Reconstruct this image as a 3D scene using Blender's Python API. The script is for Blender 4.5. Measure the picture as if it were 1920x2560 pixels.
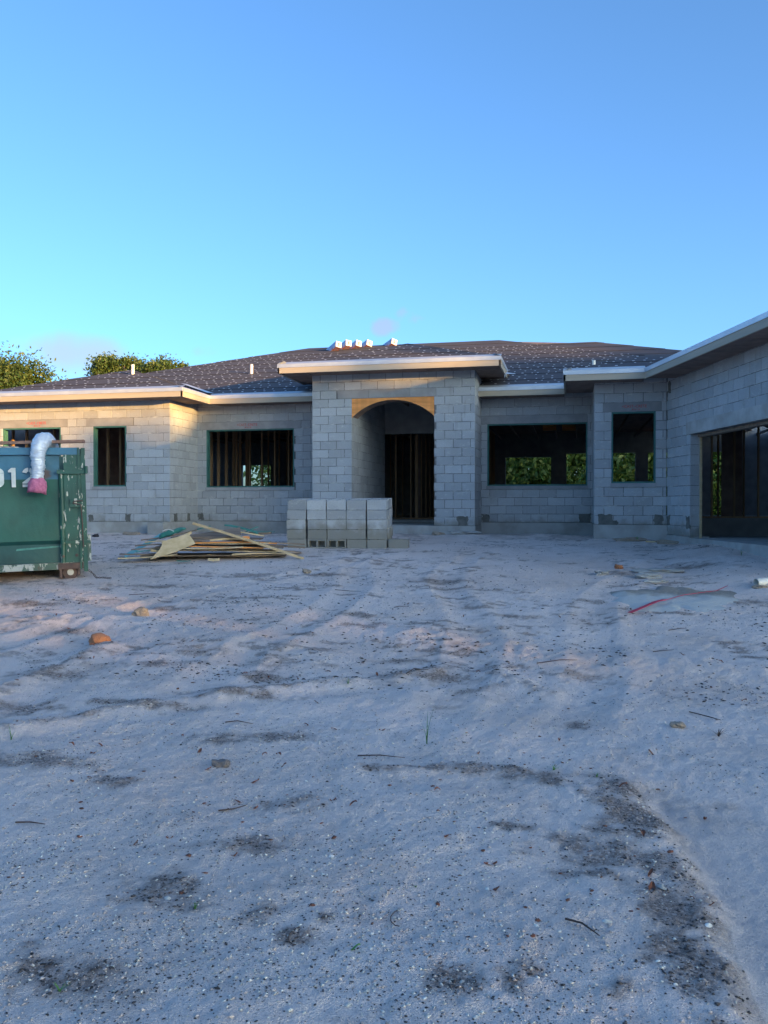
import bpy, math, random
import numpy as np
from mathutils import Matrix, Vector
S = bpy.context.scene
for o in list(bpy.data.objects): bpy.data.objects.remove(o)
R = math.radians

# ------------------------------------------------------------------ camera
CAM_Z = 1.65
cam = bpy.data.cameras.new('camera'); camo = bpy.data.objects.new('camera', cam)
S.collection.objects.link(camo); S.camera = camo
cam.sensor_fit = 'HORIZONTAL'; cam.sensor_width = 36; cam.lens = 2100/1920*36
cam.clip_end = 3000; cam.clip_start = .05
camo.location = (0, 0, CAM_Z); camo.rotation_euler = (R(90-.49), 0, R(12.6))
# ------------------------------------------------------------------ sky, sun, exposure
SUN_AZ, SUN_EL = 120.0, 5.0          # clockwise from +Y, degrees
w = bpy.data.worlds.new('World'); S.world = w; w.use_nodes = True
nt = w.node_tree; nt.nodes.clear()
def N(t, **k):
    n = nt.nodes.new(t)
    for a, v in k.items(): setattr(n, a, v)
    return n
sky = N('ShaderNodeTexSky', sky_type='NISHITA', sun_disc=False, sun_elevation=R(SUN_EL), sun_rotation=R(SUN_AZ))
sky.air_density = 0.6; sky.dust_density = 2.6; sky.ozone_density = 2.3; sky.altitude = 0
hs = N('ShaderNodeHueSaturation'); hs.inputs['Saturation'].default_value = 1.0
nt.links.new(sky.outputs[0], hs.inputs['Color'])
tc = N('ShaderNodeTexCoord')
def cloud(az, el, sx, sy, scale, col, strength, prev):
    """soft cloud at a fixed bearing of the sky (az clockwise from +Y)"""
    mp = N('ShaderNodeVectorRotate', rotation_type='Z_AXIS'); mp.inputs['Angle'].default_value = R(az)
    nt.links.new(tc.outputs['Generated'], mp.inputs['Vector'])
    sp = N('ShaderNodeSeparateXYZ'); nt.links.new(mp.outputs[0], sp.inputs[0])
    def M(op, a, b):
        m = N('ShaderNodeMath', operation=op)
        for i, q in enumerate((a, b)):
            if isinstance(q, (int, float)): m.inputs[i].default_value = q
            else: nt.links.new(q, m.inputs[i])
        return m.outputs[0]
    dx = M('DIVIDE', sp.outputs['X'], sx); dz = M('DIVIDE', M('SUBTRACT', sp.outputs['Z'], math.sin(R(el))), sy)
    r2 = M('ADD', M('MULTIPLY', dx, dx), M('MULTIPLY', dz, dz))
    nz = N('ShaderNodeTexNoise'); nz.inputs['Scale'].default_value = scale; nz.inputs['Detail'].default_value = 6
    nt.links.new(tc.outputs['Generated'], nz.inputs['Vector'])
    v = M('SUBTRACT', M('SUBTRACT', 1.0, r2), M('MULTIPLY', M('SUBTRACT', nz.outputs['Fac'], .42), 4.2))
    front = M('GREATER_THAN', sp.outputs['Y'], 0.0)
    cl = N('ShaderNodeMapRange', interpolation_type='SMOOTHSTEP'); nt.links.new(v, cl.inputs[0])
    cl.inputs[1].default_value = 0; cl.inputs[2].default_value = 1.2; cl.inputs[3].default_value = 0; cl.inputs[4].default_value = strength
    f = M('MULTIPLY', cl.outputs[0], front)
    mx = N('ShaderNodeMix', data_type='RGBA'); nt.links.new(f, mx.inputs[0]); nt.links.new(prev, mx.inputs[6]); mx.inputs[7].default_value = (*col, 1)
    return mx.outputs[2]
CLOUDK = 1.0
tn = N('ShaderNodeMix', data_type='RGBA', blend_type='MULTIPLY'); tn.inputs[0].default_value = 1; tn.inputs[7].default_value = (.83, 1.0, 1.07, 1)
nt.links.new(hs.outputs[0], tn.inputs[6]); c0 = tn.outputs[2]
bg = N('ShaderNodeBackground'); bg.inputs['Strength'].default_value = 0.15
wo = N('ShaderNodeOutputWorld'); nt.links.new(bg.outputs[0], wo.inputs[0])
c0 = cloud(-32.5, 9.4, .10, .030, 7, (.95, 1.12, 1.30), .75, c0)
c0 = cloud(-12.4, 12.0, .022, .012, 30, (.95, .86, 1.0), .5, c0)
c0 = cloud(-10.7, 12.5, .026, .012, 34, (.95, .86, 1.0), .55, c0)
c0 = cloud(-23.8, 10.1, .03, .010, 26, (.85, .98, 1.2), .3, c0)
nt.links.new(c0, bg.inputs['Color'])
sdir = Vector((math.sin(R(SUN_AZ))*math.cos(R(SUN_EL)), math.cos(R(SUN_AZ))*math.cos(R(SUN_EL)), math.sin(R(SUN_EL))))
sl = bpy.data.lights.new('sun', 'SUN'); sl.energy = 3.3; sl.angle = R(.5); sl.color = (1, .55, .16)
so = bpy.data.objects.new('sun', sl); S.collection.objects.link(so); so.rotation_euler = sdir.to_track_quat('Z', 'Y').to_euler(); so.location = (30, -20, 20)
S.view_settings.view_transform = 'Standard'; S.view_settings.look = 'None'
S.view_settings.exposure = 2.08; S.view_settings.gamma = 1; S.view_settings.use_curve_mapping = False
S.render.engine = 'CYCLES'; S.render.resolution_x = 768; S.render.resolution_y = 1024

# ------------------------------------------------------------------ helpers
rnd = random.Random(7); rng = np.random.default_rng(7)
W = {}
def add(name, mesh, mat=None, parent=None, M=None, kind=None, label=None, cat=None, group=None):
    M = M or Matrix.Identity(4)
    o = bpy.data.objects.new(name, mesh); S.collection.objects.link(o)
    if mesh is not None and mat is not None and len(mesh.materials) == 0: mesh.materials.append(mat)
    if parent is not None:
        o.parent = parent; o.matrix_parent_inverse = W[parent].inverted()
    o.matrix_basis = M; W[o] = M.copy()
    if kind: o['kind'] = kind
    if label: o['label'] = label
    if cat: o['category'] = cat
    if group: o['group'] = group
    return o
def empty(name, loc, label, cat, group=None, rz=0):
    return add(name, None, None, None, Matrix.Translation(loc) @ Matrix.Rotation(rz, 4, 'Z'), label=label, cat=cat, group=group)
class MB:
    def __init__(s): s.v = []; s.f = []
    def add(s, v, f):
        n = len(s.v); s.v += [tuple(q) for q in v]; s.f += [tuple(i+n for i in q) for q in f]; return s
    def box(s, x0, x1, y0, y1, z0, z1, M=None):
        v = [(x, y, z) for z in (z0, z1) for y in (y0, y1) for x in (x0, x1)]
        if M is not None: v = [tuple(M @ Vector(q)) for q in v]
        return s.add(v, [(0, 2, 3, 1), (4, 5, 7, 6), (0, 1, 5, 4), (2, 6, 7, 3), (0, 4, 6, 2), (1, 3, 7, 5)])
    def bar(s, a, b, wd, th, up=(0, 0, 1), seg=1, sag=0):
        a, b = Vector(a), Vector(b); d = (b-a).normalized(); sd = d.cross(Vector(up)).normalized(); u = sd.cross(d)
        v = []; f = []
        for i in range(seg+1):
            t = i/seg; c = a.lerp(b, t) + u*(sag*4*t*(1-t))
            v += [c-sd*wd/2-u*th/2, c+sd*wd/2-u*th/2, c+sd*wd/2+u*th/2, c-sd*wd/2+u*th/2]
        for i in range(seg):
            for k in range(4):
                f.append((4*i+k, 4*i+(k+1) % 4, 4*i+4+(k+1) % 4, 4*i+4+k))
        f += [(3, 2, 1, 0), tuple(4*seg+k for k in range(4))]
        return s.add(v, f)
    def tube(s, pts, rad, n=8, cap=True):
        pts = [Vector(p) for p in pts]; rad = rad if isinstance(rad, (list, tuple)) else [rad]*len(pts)
        v = []; f = []; pu = None
        for i, p in enumerate(pts):
            d = (pts[min(i+1, len(pts)-1)]-pts[max(i-1, 0)]).normalized()
            if pu is None: pu = d.orthogonal().normalized()
            u = (pu-d*pu.dot(d)).normalized(); pu = u; q = d.cross(u)
            for k in range(n):
                a = 2*math.pi*k/n; v.append(p+(u*math.cos(a)+q*math.sin(a))*rad[i])
        for i in range(len(pts)-1):
            for k in range(n): f.append((i*n+k, i*n+(k+1) % n, i*n+n+(k+1) % n, i*n+n+k))
        if cap: f += [tuple(reversed(range(n))), tuple((len(pts)-1)*n+k for k in range(n))]
        return s.add(v, f)
    def prism(s, poly, y0, y1, M=None):          # polygon in xz extruded in y
        n = len(poly); v = [(x, y0, z) for x, z in poly]+[(x, y1, z) for x, z in poly]
        if M is not None: v = [tuple(M @ Vector(q)) for q in v]
        return s.add(v, [tuple(range(n)), tuple(reversed(range(n, 2*n)))]+[(i, i+n, (i+1) % n+n, (i+1) % n) for i in range(n)])
    def mesh(s, name='m', smooth=False):
        m = bpy.data.meshes.new(name); m.from_pydata(s.v, [], s.f); m.validate()
        if smooth: m.polygons.foreach_set('use_smooth', [True]*len(m.polygons))
        return m
def npmesh(name, v, f, smooth=False):            # arrays (n,3), (m,k)
    m = bpy.data.meshes.new(name); k = f.shape[1]
    m.vertices.add(len(v)); m.vertices.foreach_set('co', v.astype(np.float32).ravel())
    m.loops.add(f.size); m.loops.foreach_set('vertex_index', f.astype(np.int32).ravel())
    m.polygons.add(len(f)); m.polygons.foreach_set('loop_start', np.arange(0, f.size, k, dtype=np.int32))
    m.polygons.foreach_set('loop_total', np.full(len(f), k, np.int32))
    if smooth: m.polygons.foreach_set('use_smooth', np.ones(len(f), bool))
    m.update(calc_edges=True); return m
def rough(me, amp, sc, seed):                    # push vertices about with noise
    n = len(me.vertices); c = np.empty(n*3, np.float32); me.vertices.foreach_get('co', c); c = c.reshape(-1, 3)
    for a in range(3): c[:, a] += amp*(fbm(c[:, 0]*sc+seed+7*a, c[:, 1]*sc+c[:, 2]*sc*1.7+3*a, 2)-.5)*2
    me.vertices.foreach_set('co', c.ravel()); me.update(); return me
# numpy value noise
def _h(ix, iy):
    n = (ix.astype(np.int64)*374761393+iy.astype(np.int64)*668265263) & 0x7fffffff
    n = ((n ^ (n >> 13))*1274126177) & 0x7fffffff
    return ((n ^ (n >> 16)) & 0xffff)/65535.0
def vnoise(x, y):
    ix, iy = np.floor(x), np.floor(y); fx, fy = x-ix, y-iy
    fx = fx*fx*fx*(fx*(fx*6-15)+10); fy = fy*fy*fy*(fy*(fy*6-15)+10)
    a = _h(ix, iy); b = _h(ix+1, iy); c = _h(ix, iy+1); d = _h(ix+1, iy+1)
    return a+(b-a)*fx+(c-a)*fy+(a-b-c+d)*fx*fy
def fbm(x, y, o=4, g=.5):
    s = 0; a = 1; t = 0
    for i in range(o):
        s = s+a*vnoise(x*2**i+17.3*i, y*2**i-9.1*i); t += a; a *= g
    return s/t
def sstep(a, b, x):
    t = np.clip((x-a)/(b-a), 0, 1); return t*t*(3-2*t)

# ------------------------------------------------------------------ materials
def mat(name):
    m = bpy.data.materials.new(name); m.use_nodes = True; t = m.node_tree; t.nodes.clear()
    o = t.nodes.new('ShaderNodeOutputMaterial'); p = t.nodes.new('ShaderNodeBsdfPrincipled'); t.links.new(p.outputs[0], o.inputs[0])
    return m, t, p, o
class G:
    """tiny node-graph helper"""
    def __init__(s, t): s.t = t
    def n(s, ty, ins=None, **k):
        n = s.t.nodes.new(ty)
        for a, v in k.items(): setattr(n, a, v)
        for i, v in (ins or {}).items():
            if hasattr(v, 'is_linked'): s.t.links.new(v, n.inputs[i])
            else: n.inputs[i].default_value = v
        return n
    def math(s, op, a, b=0.0, clamp=False): return s.n('ShaderNodeMath', {0: a, 1: b}, operation=op, use_clamp=clamp).outputs[0]
    def noise(s, vec, scale, detail=4, rough=.55): return s.n('ShaderNodeTexNoise', {'Vector': vec, 'Scale': scale, 'Detail': detail, 'Roughness': rough}).outputs['Fac']
    def ramp(s, x, a, b, c=0.0, d=1.0): return s.n('ShaderNodeMapRange', {0: x, 1: a, 2: b, 3: c, 4: d}, interpolation_type='SMOOTHSTEP').outputs[0]
    def mix(s, f, a, b, mode='MIX'):
        c = [q if hasattr(q, 'is_linked') else (*q, 1) for q in (a, b)]
        return s.n('ShaderNodeMix', {0: f, 6: c[0], 7: c[1]}, data_type='RGBA', blend_type=mode).outputs[2]
    def pos(s): return s.n('ShaderNodeNewGeometry').outputs['Position']
    def obj(s): return s.n('ShaderNodeTexCoord').outputs['Object']
    def rand(s):                                    # differs per object and per mesh island
        a = s.n('ShaderNodeObjectInfo').outputs['Random']; b = s.n('ShaderNodeNewGeometry').outputs['Random Per Island']
        return s.math('FRACT', s.math('ADD', s.math('MULTIPLY', a, 7.31), s.math('MULTIPLY', b, 3.77)))
    def scalev(s, v, sc): return s.n('ShaderNodeMapping', {'Vector': v, 'Scale': sc}).outputs[0]
    def bump(s, p, h, st, dist=.01): s.t.links.new(s.n('ShaderNodeBump', {'Strength': st, 'Distance': dist, 'Height': h}).outputs[0], p.inputs['Normal'])
    def col(s, p, c):
        if hasattr(c, 'is_linked'): s.t.links.new(c, p.inputs['Base Color'])
        else: p.inputs['Base Color'].default_value = (*c, 1)
MATS = {}
def simple(name, c1, c2=None, rgh=.8, scale=6, metal=0, stretch=(1, 1, 1), bump=.15, var=.25):
    if name in MATS: return MATS[name]
    m, t, p, o = mat(name); g = G(t); v = g.scalev(g.obj(), stretch)
    c2 = c2 or tuple(q*.7 for q in c1)
    n = g.noise(v, scale, 5); c = g.mix(g.ramp(n, .3, .7), c1, c2)
    c = g.mix(1.0, c, g.n('ShaderNodeCombineColor', {0: g.math('ADD', g.math('MULTIPLY', g.rand(), var), 1-var/2), 1: g.math('ADD', g.math('MULTIPLY', g.rand(), var), 1-var/2), 2: g.math('ADD', g.math('MULTIPLY', g.rand(), var), 1-var/2)}).outputs[0], 'MULTIPLY')
    g.col(p, c); p.inputs['Roughness'].default_value = rgh; p.inputs['Metallic'].default_value = metal
    if bump: g.bump(p, g.noise(v, scale*6, 4), bump, .005)
    MATS[name] = m; return m
def block_mat(name, base=(.405, .42, .435), smear=.5, lo=.83, hi=1.08, z0=None):
    m, t, p, o = mat(name); g = G(t); P = g.pos(); r = g.rand()
    tone = g.math('ADD', g.math('MULTIPLY', r, hi-lo), lo)
    c = g.mix(1.0, base, g.n('ShaderNodeCombineColor', {0: tone, 1: tone, 2: tone}).outputs[0], 'MULTIPLY')
    c = g.mix(g.ramp(g.noise(P, 2.3, 5), .42, .75, 0, .5), c, (.33, .325, .31))
    # pale mortar smears and lime bloom, mostly low on the wall
    z = g.n('ShaderNodeSeparateXYZ', {0: P}).outputs[2]
    sm = g.math('MULTIPLY', g.ramp(g.noise(g.scalev(P, (3, 3, 5)), 2.2, 7, .68), .55, .72), smear)
    c = g.mix(sm, c, (.58, .57, .55))
    if z0 is not None:
        fr = g.math('FRACT', g.math('ADD', g.math('DIVIDE', g.math('SUBTRACT', z, z0), .2032), 10.0))
        ed = g.math('MINIMUM', fr, g.math('SUBTRACT', 1.0, fr))
        jn = g.ramp(g.math('ADD', ed, g.math('MULTIPLY', g.noise(g.scalev(P, (1, 1, 2)), 7, 5, .65), .30)), .16, .21, .8, 0)
        jn = g.math('MULTIPLY', jn, g.ramp(g.noise(P, 1.1, 3), .36, .52))
        c = g.mix(jn, c, (.60, .595, .57))
        dn = g.math('MULTIPLY', g.ramp(g.noise(g.scalev(P, (5, 5, .8)), 1.6, 4), .60, .72), .35)
        c = g.mix(dn, c, (.24, .235, .22))
    # splash stains with their own ragged edge at the foot of the wall
    st = g.ramp(g.math('ADD', z, g.math('MULTIPLY', g.noise(P, 3.1, 5), -.75)), .70, 1.0, .8, 0)
    c = g.mix(st, c, (.20, .19, .155))
    c = g.mix(g.ramp(g.noise(P, 60, 3), .45, .75, 0, .45), c, (.25, .25, .25))
    g.col(p, c); p.inputs['Roughness'].default_value = .95
    g.bump(p, g.math('ADD', g.noise(P, 90, 3), g.math('MULTIPLY', g.noise(P, 14, 3), .8)), .6, .006); return m
M_BLOCK = block_mat('concrete_block', z0=1.22); M_BLOCKP = block_mat('concrete_block_portico', z0=1.16); M_BLOCKG = block_mat('concrete_block_garage', z0=1.02); M_STACK = block_mat('loose_block', (.42, .44, .46), .35, .68, 1.12)
def mortar_mat():
    m, t, p, o = mat('mortar'); g = G(t); P = g.pos()
    n = g.noise(g.scalev(P, (1.3, 1.3, 3)), 2.2, 5)
    g.col(p, g.mix(g.ramp(n, .5, .68), (.16, .16, .16), (.46, .45, .43))); p.inputs['Roughness'].default_value = 1
    g.bump(p, g.noise(P, 70, 3), .6, .005); return m
M_MORTAR = mortar_mat()
M_CONC = simple('bare_concrete', (.40, .40, .39), (.29, .28, .26), .95, 2.5, bump=.5)
M_LINTEL = simple('precast_lintel', (.33, .33, .33), (.25, .25, .255), .95, 3, bump=.4)
M_STAIN = simple('clean_out_mortar', (.16, .155, .14), (.10, .10, .09), 1, 9, bump=.6)
M_FASCIA = simple('primed_fascia', (.43, .37, .29), (.36, .31, .24), .75, 2, stretch=(.3, .3, 4), var=.1)
M_DRIP = simple('drip_edge_metal', (.55, .58, .62), (.47, .50, .55), .38, 3, .35, var=.08, bump=.05)
M_STUD = simple('pine_stud', (.42, .27, .15), (.30, .185, .10), .8, 5, stretch=(4, 4, .3))
M_SOFF = simple('sheathing', (.24, .17, .14), (.17, .115, .095), .85, 4)
M_BUCK = simple('green_treated_wood', (.045, .15, .13), (.03, .11, .10), .7, 4)
M_PLY = simple('plywood', (.80, .335, .10), (.58, .22, .055), .75, 4, stretch=(.35, 1, 3.2), var=.15)
M_PLY2 = simple('pale_plywood', (.60, .48, .31), (.45, .34, .20), .8, 5, stretch=(1, 1, 2), var=.2)
M_GREYW = simple('weathered_wood', (.26, .195, .145), (.15, .11, .085), .85, 6, stretch=(.4, 2, 2), var=.3)
M_PINE = simple('pale_pine', (.62, .47, .28), (.50, .35, .19), .75, 6, stretch=(.4, 2, 2), var=.2)
M_TEAL = simple('teal_wrap', (.05, .26, .24), (.03, .18, .17), .45, 6)
M_PVC = simple('white_plastic_pipe', (.78, .76, .70), (.66, .64, .58), .4, 4, var=.05, bump=0)
M_RED = simple('red_tape', (.55, .03, .06), (.40, .02, .05), .5, 9)
M_REDINK = simple('red_stencil_ink', (.52, .05, .06), (.40, .06, .06), .8, 9, bump=0)
M_FLOOR = M_CONC
M_ROCK = simple('tan_rock', (.36, .29, .22), (.24, .19, .15), .95, 8, bump=.6)
M_CLAY = simple('orange_clay', (.42, .19, .09), (.30, .12, .06), .95, 8, bump=.6)
M_TWIG = simple('dry_twig', (.10, .065, .05), (.06, .04, .035), .9, 20)
M_DLEAF = simple('dead_leaf', (.22, .075, .04), (.13, .05, .03), .8, 30, var=.6)
M_GRASS = simple('weed_green', (.10, .24, .04), (.06, .16, .03), .6, 20, var=.4)
M_WHITE = simple('white_scrap', (.74, .74, .74), (.6, .6, .6), .7, 6)
M_SHELL = simple('shell_white', (.68, .64, .58), (.48, .45, .40), .7, 60, var=.6)
M_CHIP = simple('dark_chip', (.075, .065, .065), (.04, .037, .04), .85, 60, var=.9)

def felt_mat():
    m, t, p, o = mat('roof_felt'); g = G(t); P = g.pos()
    c = g.mix(g.ramp(g.noise(P, 1.3, 5), .35, .7), (.050, .047, .058), (.066, .060, .070))
    c = g.mix(g.math('MULTIPLY', g.rand(), .35), c, (.042, .040, .05))
    g.col(p, c); p.inputs['Roughness'].default_value = .82; g.bump(p, g.noise(P, 5, 4), .35, .02); return m
M_FELT = felt_mat()
M_FELTEDGE = simple('dark_felt_edge', (.012, .012, .014), (.008, .008, .010), .9, 8)
M_CAP = simple('nail_cap', (.80, .82, .85), (.7, .72, .76), .5, 8, bump=0)

# ------------------------------------------------------------------ ground
GY = [-400, 0, 6, 13, 16.5, 19.5, 500]; GZ = [0, 0, .15, .55, .79, .95, .95]
BLOBS = [(-1.63, 3.14, 0.23, 0.14), (-1.15, 3.02, 0.08, 0.09), (-0.98, 2.9, 0.07, 0.07), (-0.91, 3.05, 0.04, 0.08), (-1.39, 4.15, 0.14, 0.15), (-1.44, 3.63, 0.17, 0.1), (-1.66, 2.52, 0.26, 0.13), (-0.37, 2.75, 0.11, 0.11), (-0.17, 2.79, 0.08, 0.1), (-0.4, 4.82, 0.37, 0.12), (-0.09, 4.69, 0.15, 0.07), (0.19, 3.89, 0.21, 0.16), (0.4, 3.8, 0.12, 0.13), (0.73, 4.44, 0.21, 0.18), (0.51, 4.64, 0.12, 0.19), (0.56, 4.18, 0.13, 0.16), (-0.25, 4.06, 0.13, 0.05), (0.03, 3.99, 0.15, 0.07), (0.52, 3.69, 0.08, 0.09), (0.50, 3.32, 0.05, 0.12), (0.49, 3.07, 0.05, 0.13), (0.41, 3.3, 0.09, 0.1), (0.18, 2.81, 0.06, 0.06), (-4.46, 6.43, 0.36, 0.19), (-3.95, 5.51, 0.31, 0.17), (-3.16, 5.74, 0.45, 0.12), (-2.61, 6.18, 0.44, 0.1), (-2.6, 6.75, 0.24, 0.2), (-2.2, 5.07, 0.21, 0.13), (-1.88, 5.23, 0.21, 0.13), (-3.05, 4.43, 0.33, 0.13), (-2.45, 4.24, 0.15, 0.09), (-5.39, 8.25, 0.31, 0.17), (-6.9, 9.65, 0.36, 0.19), (-1.92, 12.39, 0.48, 0.27), (-1.14, 7.08, 0.36, 0.15), (-0.8, 6.63, 0.15, 0.11), (-0.92, 6.17, 0.1, 0.07), (-2.78, 8.43, 0.19, 0.11), (-5.06, 9.76, 0.29, 0.19), (0.8, 13.46, 0.5, 0.28), (1.77, 14.18, 0.44, 0.26), (-3.53, 7.46, 0.22, 0.15), (-3.66, 6.89, 0.25, 0.12), (-1.48, 7.61, 0.3, 0.09), (-3.86, 12.89, 0.52, 0.2), (-5.06, 12.73, 0.45, 0.2), (-6.04, 11.36, 0.48, 0.16), (2.05, 11.15, 0.29, 0.17), (0.05, 5.9, 0.09, 0.11), (1.65, 8.14, 0.17, 0.11), (-2.41, 9.54, 0.33, 0.14), (-0.71, 9.8, 0.32, 0.11), (.22, 3.78, .28, .07), (.30, 4.08, .26, .06), (.62, 4.32, .32, .09), (.9, 4.22, .35, .06), (.42, 3.5, .14, .12), (.40, 2.95, .10, .18), (.75, 4.62, .2, .05), (.05, 3.65, .2, .05)]
BANK = [(.2, 5.5), (0.36, 4.75), (0.42, 4.25), (0.49, 3.91), (0.5, 3.69), (0.54, 3.46), (0.52, 3.16), (0.53, 2.89), (0.56, 2.71), (0.58, 2.4), (.6, 1.5)]
RIDGES = [([(-4.3, 4.9), (-4.43, 5.84), (-4.5, 6.42), (-4.49, 6.89), (-4.54, 7.59)], .06, .16), ([(-3.9, 4.8), (-3.52, 5.17), (-3.23, 5.59), (-2.83, 5.98), (-2.19, 6.53), (-1.78, 6.74)], .045, .12),
          ([(-1.43, 6.95), (-1.09, 7.33), (-0.8, 7.3), (-0.59, 7.1), (-.2, 6.7)], .05, .14), ([(-1.2, 4.7), (-.4, 4.85), (-.05, 4.65), (.15, 4.45)], .035, .12), ([(-6.5, 8.6), (-5, 8.9), (-3.6, 8.0), (-2.4, 7.6)], .05, .3), ([(-1.5, 8.6), (0, 7.9), (2, 7.7)], .05, .35)]
def segd(x, y, pts):
    d = np.full(x.shape, 1e9)
    for (ax, ay), (bx, by) in zip(pts[:-1], pts[1:]):
        t = np.clip(((x-ax)*(bx-ax)+(y-ay)*(by-ay))/((bx-ax)**2+(by-ay)**2), 0, 1)
        d = np.minimum(d, np.hypot(x-ax-t*(bx-ax), y-ay-t*(by-ay)))
    return d
def channel(x, y):
    bx = np.interp(y, [p[1] for p in BANK[::-1]], [p[0] for p in BANK[::-1]])+.05*(fbm(y*4, x*0+3, 3)-.5)*2
    return sstep(-.05, .12, x-bx)*sstep(5.2, 4.2, y)*sstep(1.35, .9, x)
def gh(x, y):
    x = np.asarray(x, float); y = np.asarray(y, float)
    near = sstep(60, 25, np.hypot(x, y-10))
    z = np.interp(y, GY, GZ)-.03*sstep(.8, 3.2, x)*sstep(9, 14, y)+.17*sstep(1.5, 2.8, x)*sstep(10, 13.5, y)*sstep(18.6, 16.5, y)
    z = z+near*(.07*(fbm(x*.55+4, y*.55, 2)-.5)+.034*(fbm(x*1.6, y*1.6+8, 3)-.5)+.018*(fbm(x*5, y*5, 3)-.5)+.016*(fbm(x*19, y*19, 3)-.5))
    for pts, a, wd in RIDGES:
        d = segd(x, y, pts); z = z+.6*a*np.exp(-(d/wd)**2)*(.1+1.8*fbm(x*7, y*7, 4))-.25*a*np.exp(-((d-2.2*wd)/wd)**2)
    # tyre tracks running up to the house
    for tx, sl in ((-2.9, -.10), (-1.15, -.10), (.1, .16), (-5.6, .25)):
        d = np.abs(x-(tx+sl*(y-8))+.25*np.sin(y*.7+tx))
        z = z+near*sstep(4, 7, y)*sstep(18, 14, y)*(.014*np.exp(-((d-.28)/.1)**2)-.014*np.exp(-(d/.18)**2))*(.5+fbm(x*2, y*2, 2))
    z = z-.075*channel(x, y)
    pm = np.exp(-((x+6.6)/2.3)**4-((y-14.5)/.95)**4); z = z*(1-pm)+pm*(np.interp(14.5, GY, GZ)+.066*(y-14.5)-.01)
    pm = np.exp(-((x+4.4)/2.1)**4-((y-16.4)/.9)**4); z = z*(1-pm)+pm*(np.interp(16.4, GY, GZ)+.066*(y-16.4))
    z = z+.05*np.exp(-((x+1.0)**2/.5+(y-20.3)**2/.15))*near+.06*np.exp(-((x+2.3)**2/.4+(y-19.0)**2/.2))
    inside = sstep(19.75, 20.3, y)*sstep(-20, -19.5, x)
    gx = (x-1.97)*.966+(y-18.85)*.26
    return z-.45*np.maximum(inside*sstep(12, 11, x)*sstep(38, 37.5, y), sstep(.3, .8, gx)*sstep(9, 10, y)*sstep(20, 19.9, y))
def dirt(x, y):
    n = fbm(x*9, y*9, 5, .62); v = np.zeros_like(x)
    for bx, by, rx, ry in BLOBS:
        rx *= 1.35; ry *= 1.35
        q = ((x-bx)/rx)**2+((y-by)/ry)**2
        v = np.maximum(v, np.exp(-q*.9))
    for pts, a, wd in RIDGES[:4]: v = np.maximum(v, .75*np.exp(-(segd(x, y, pts)/(wd*.8))**2))
    bk = .95*np.exp(-((segd(x, y, BANK)-.12)/.22)**2)*sstep(5.4, 4.6, y)*(.35+1.35*fbm(x*3+3, y*7, 3))*(x < np.interp(y, [p[1] for p in BANK[::-1]], [p[0] for p in BANK[::-1]])+.06); v = np.maximum(v, bk)
    d1 = sstep(.36, 1.22, v*1.1+(n-.5)*1.5)
    # drifted streaks of debris and faint damp mottling
    st = fbm(x*1.1+40, y*2.2, 4, .6); d2 = sstep(.54, .64, st)*sstep(.47, .60, fbm(x*7, y*10, 4, .65))*.8*sstep(5.5, 8, y)
    d3 = sstep(.48, .74, n)*.24*sstep(.35, .6, fbm(x*1.7+9, y*1.7, 3))
    base = sstep(18.2, 19.6, y)*sstep(.40, .6, fbm(x*3, y*5, 4))*.7
    return np.clip(np.maximum.reduce([d1*.95, d2, d3, base])*(1-.9*channel(x, y)), 0, 1)
tt = np.linspace(-1, 1, 561)
outer = np.array([1.06, 1.15, 1.3, 1.6, 2.2, 3.2, 5, 9, 16])
tt = np.concatenate([-outer[::-1], tt, outer])
yy = np.concatenate([[-300, -120, -50, -20, -8, -3, -.5, .6, 1.1], np.exp(np.linspace(math.log(1.5), math.log(21.5), 520)), [22.5, 24, 27, 32, 40, 55, 80, 140, 300, 700]])
Yg, Tg = np.meshgrid(yy, tt, indexing='ij')
HW = .56*np.clip(Yg, 1.5, 60)+.5+np.where(Yg > 60, (Yg-60)*.5, 0)+np.where(Yg < 0, -Yg*.4, 0)
Xg = -.20*np.clip(Yg, 0, 40)+Tg*HW
Zg = gh(Xg, Yg)
gv = np.stack([Xg, Yg, Zg], -1).reshape(-1, 3); nr, nc = Xg.shape
ii = (np.arange(nr-1)[:, None]*nc+np.arange(nc-1)[None, :]).ravel()
gf = np.stack([ii, ii+1, ii+nc+1, ii+nc], 1)
gm = npmesh('ground', gv, gf, True)
at = gm.attributes.new('dirt', 'FLOAT', 'POINT'); at.data.foreach_set('value', dirt(Xg.ravel(), Yg.ravel()).astype(np.float32))
at = gm.attributes.new('wash', 'FLOAT', 'POINT'); at.data.foreach_set('value', channel(Xg.ravel(), Yg.ravel()).astype(np.float32))
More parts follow.
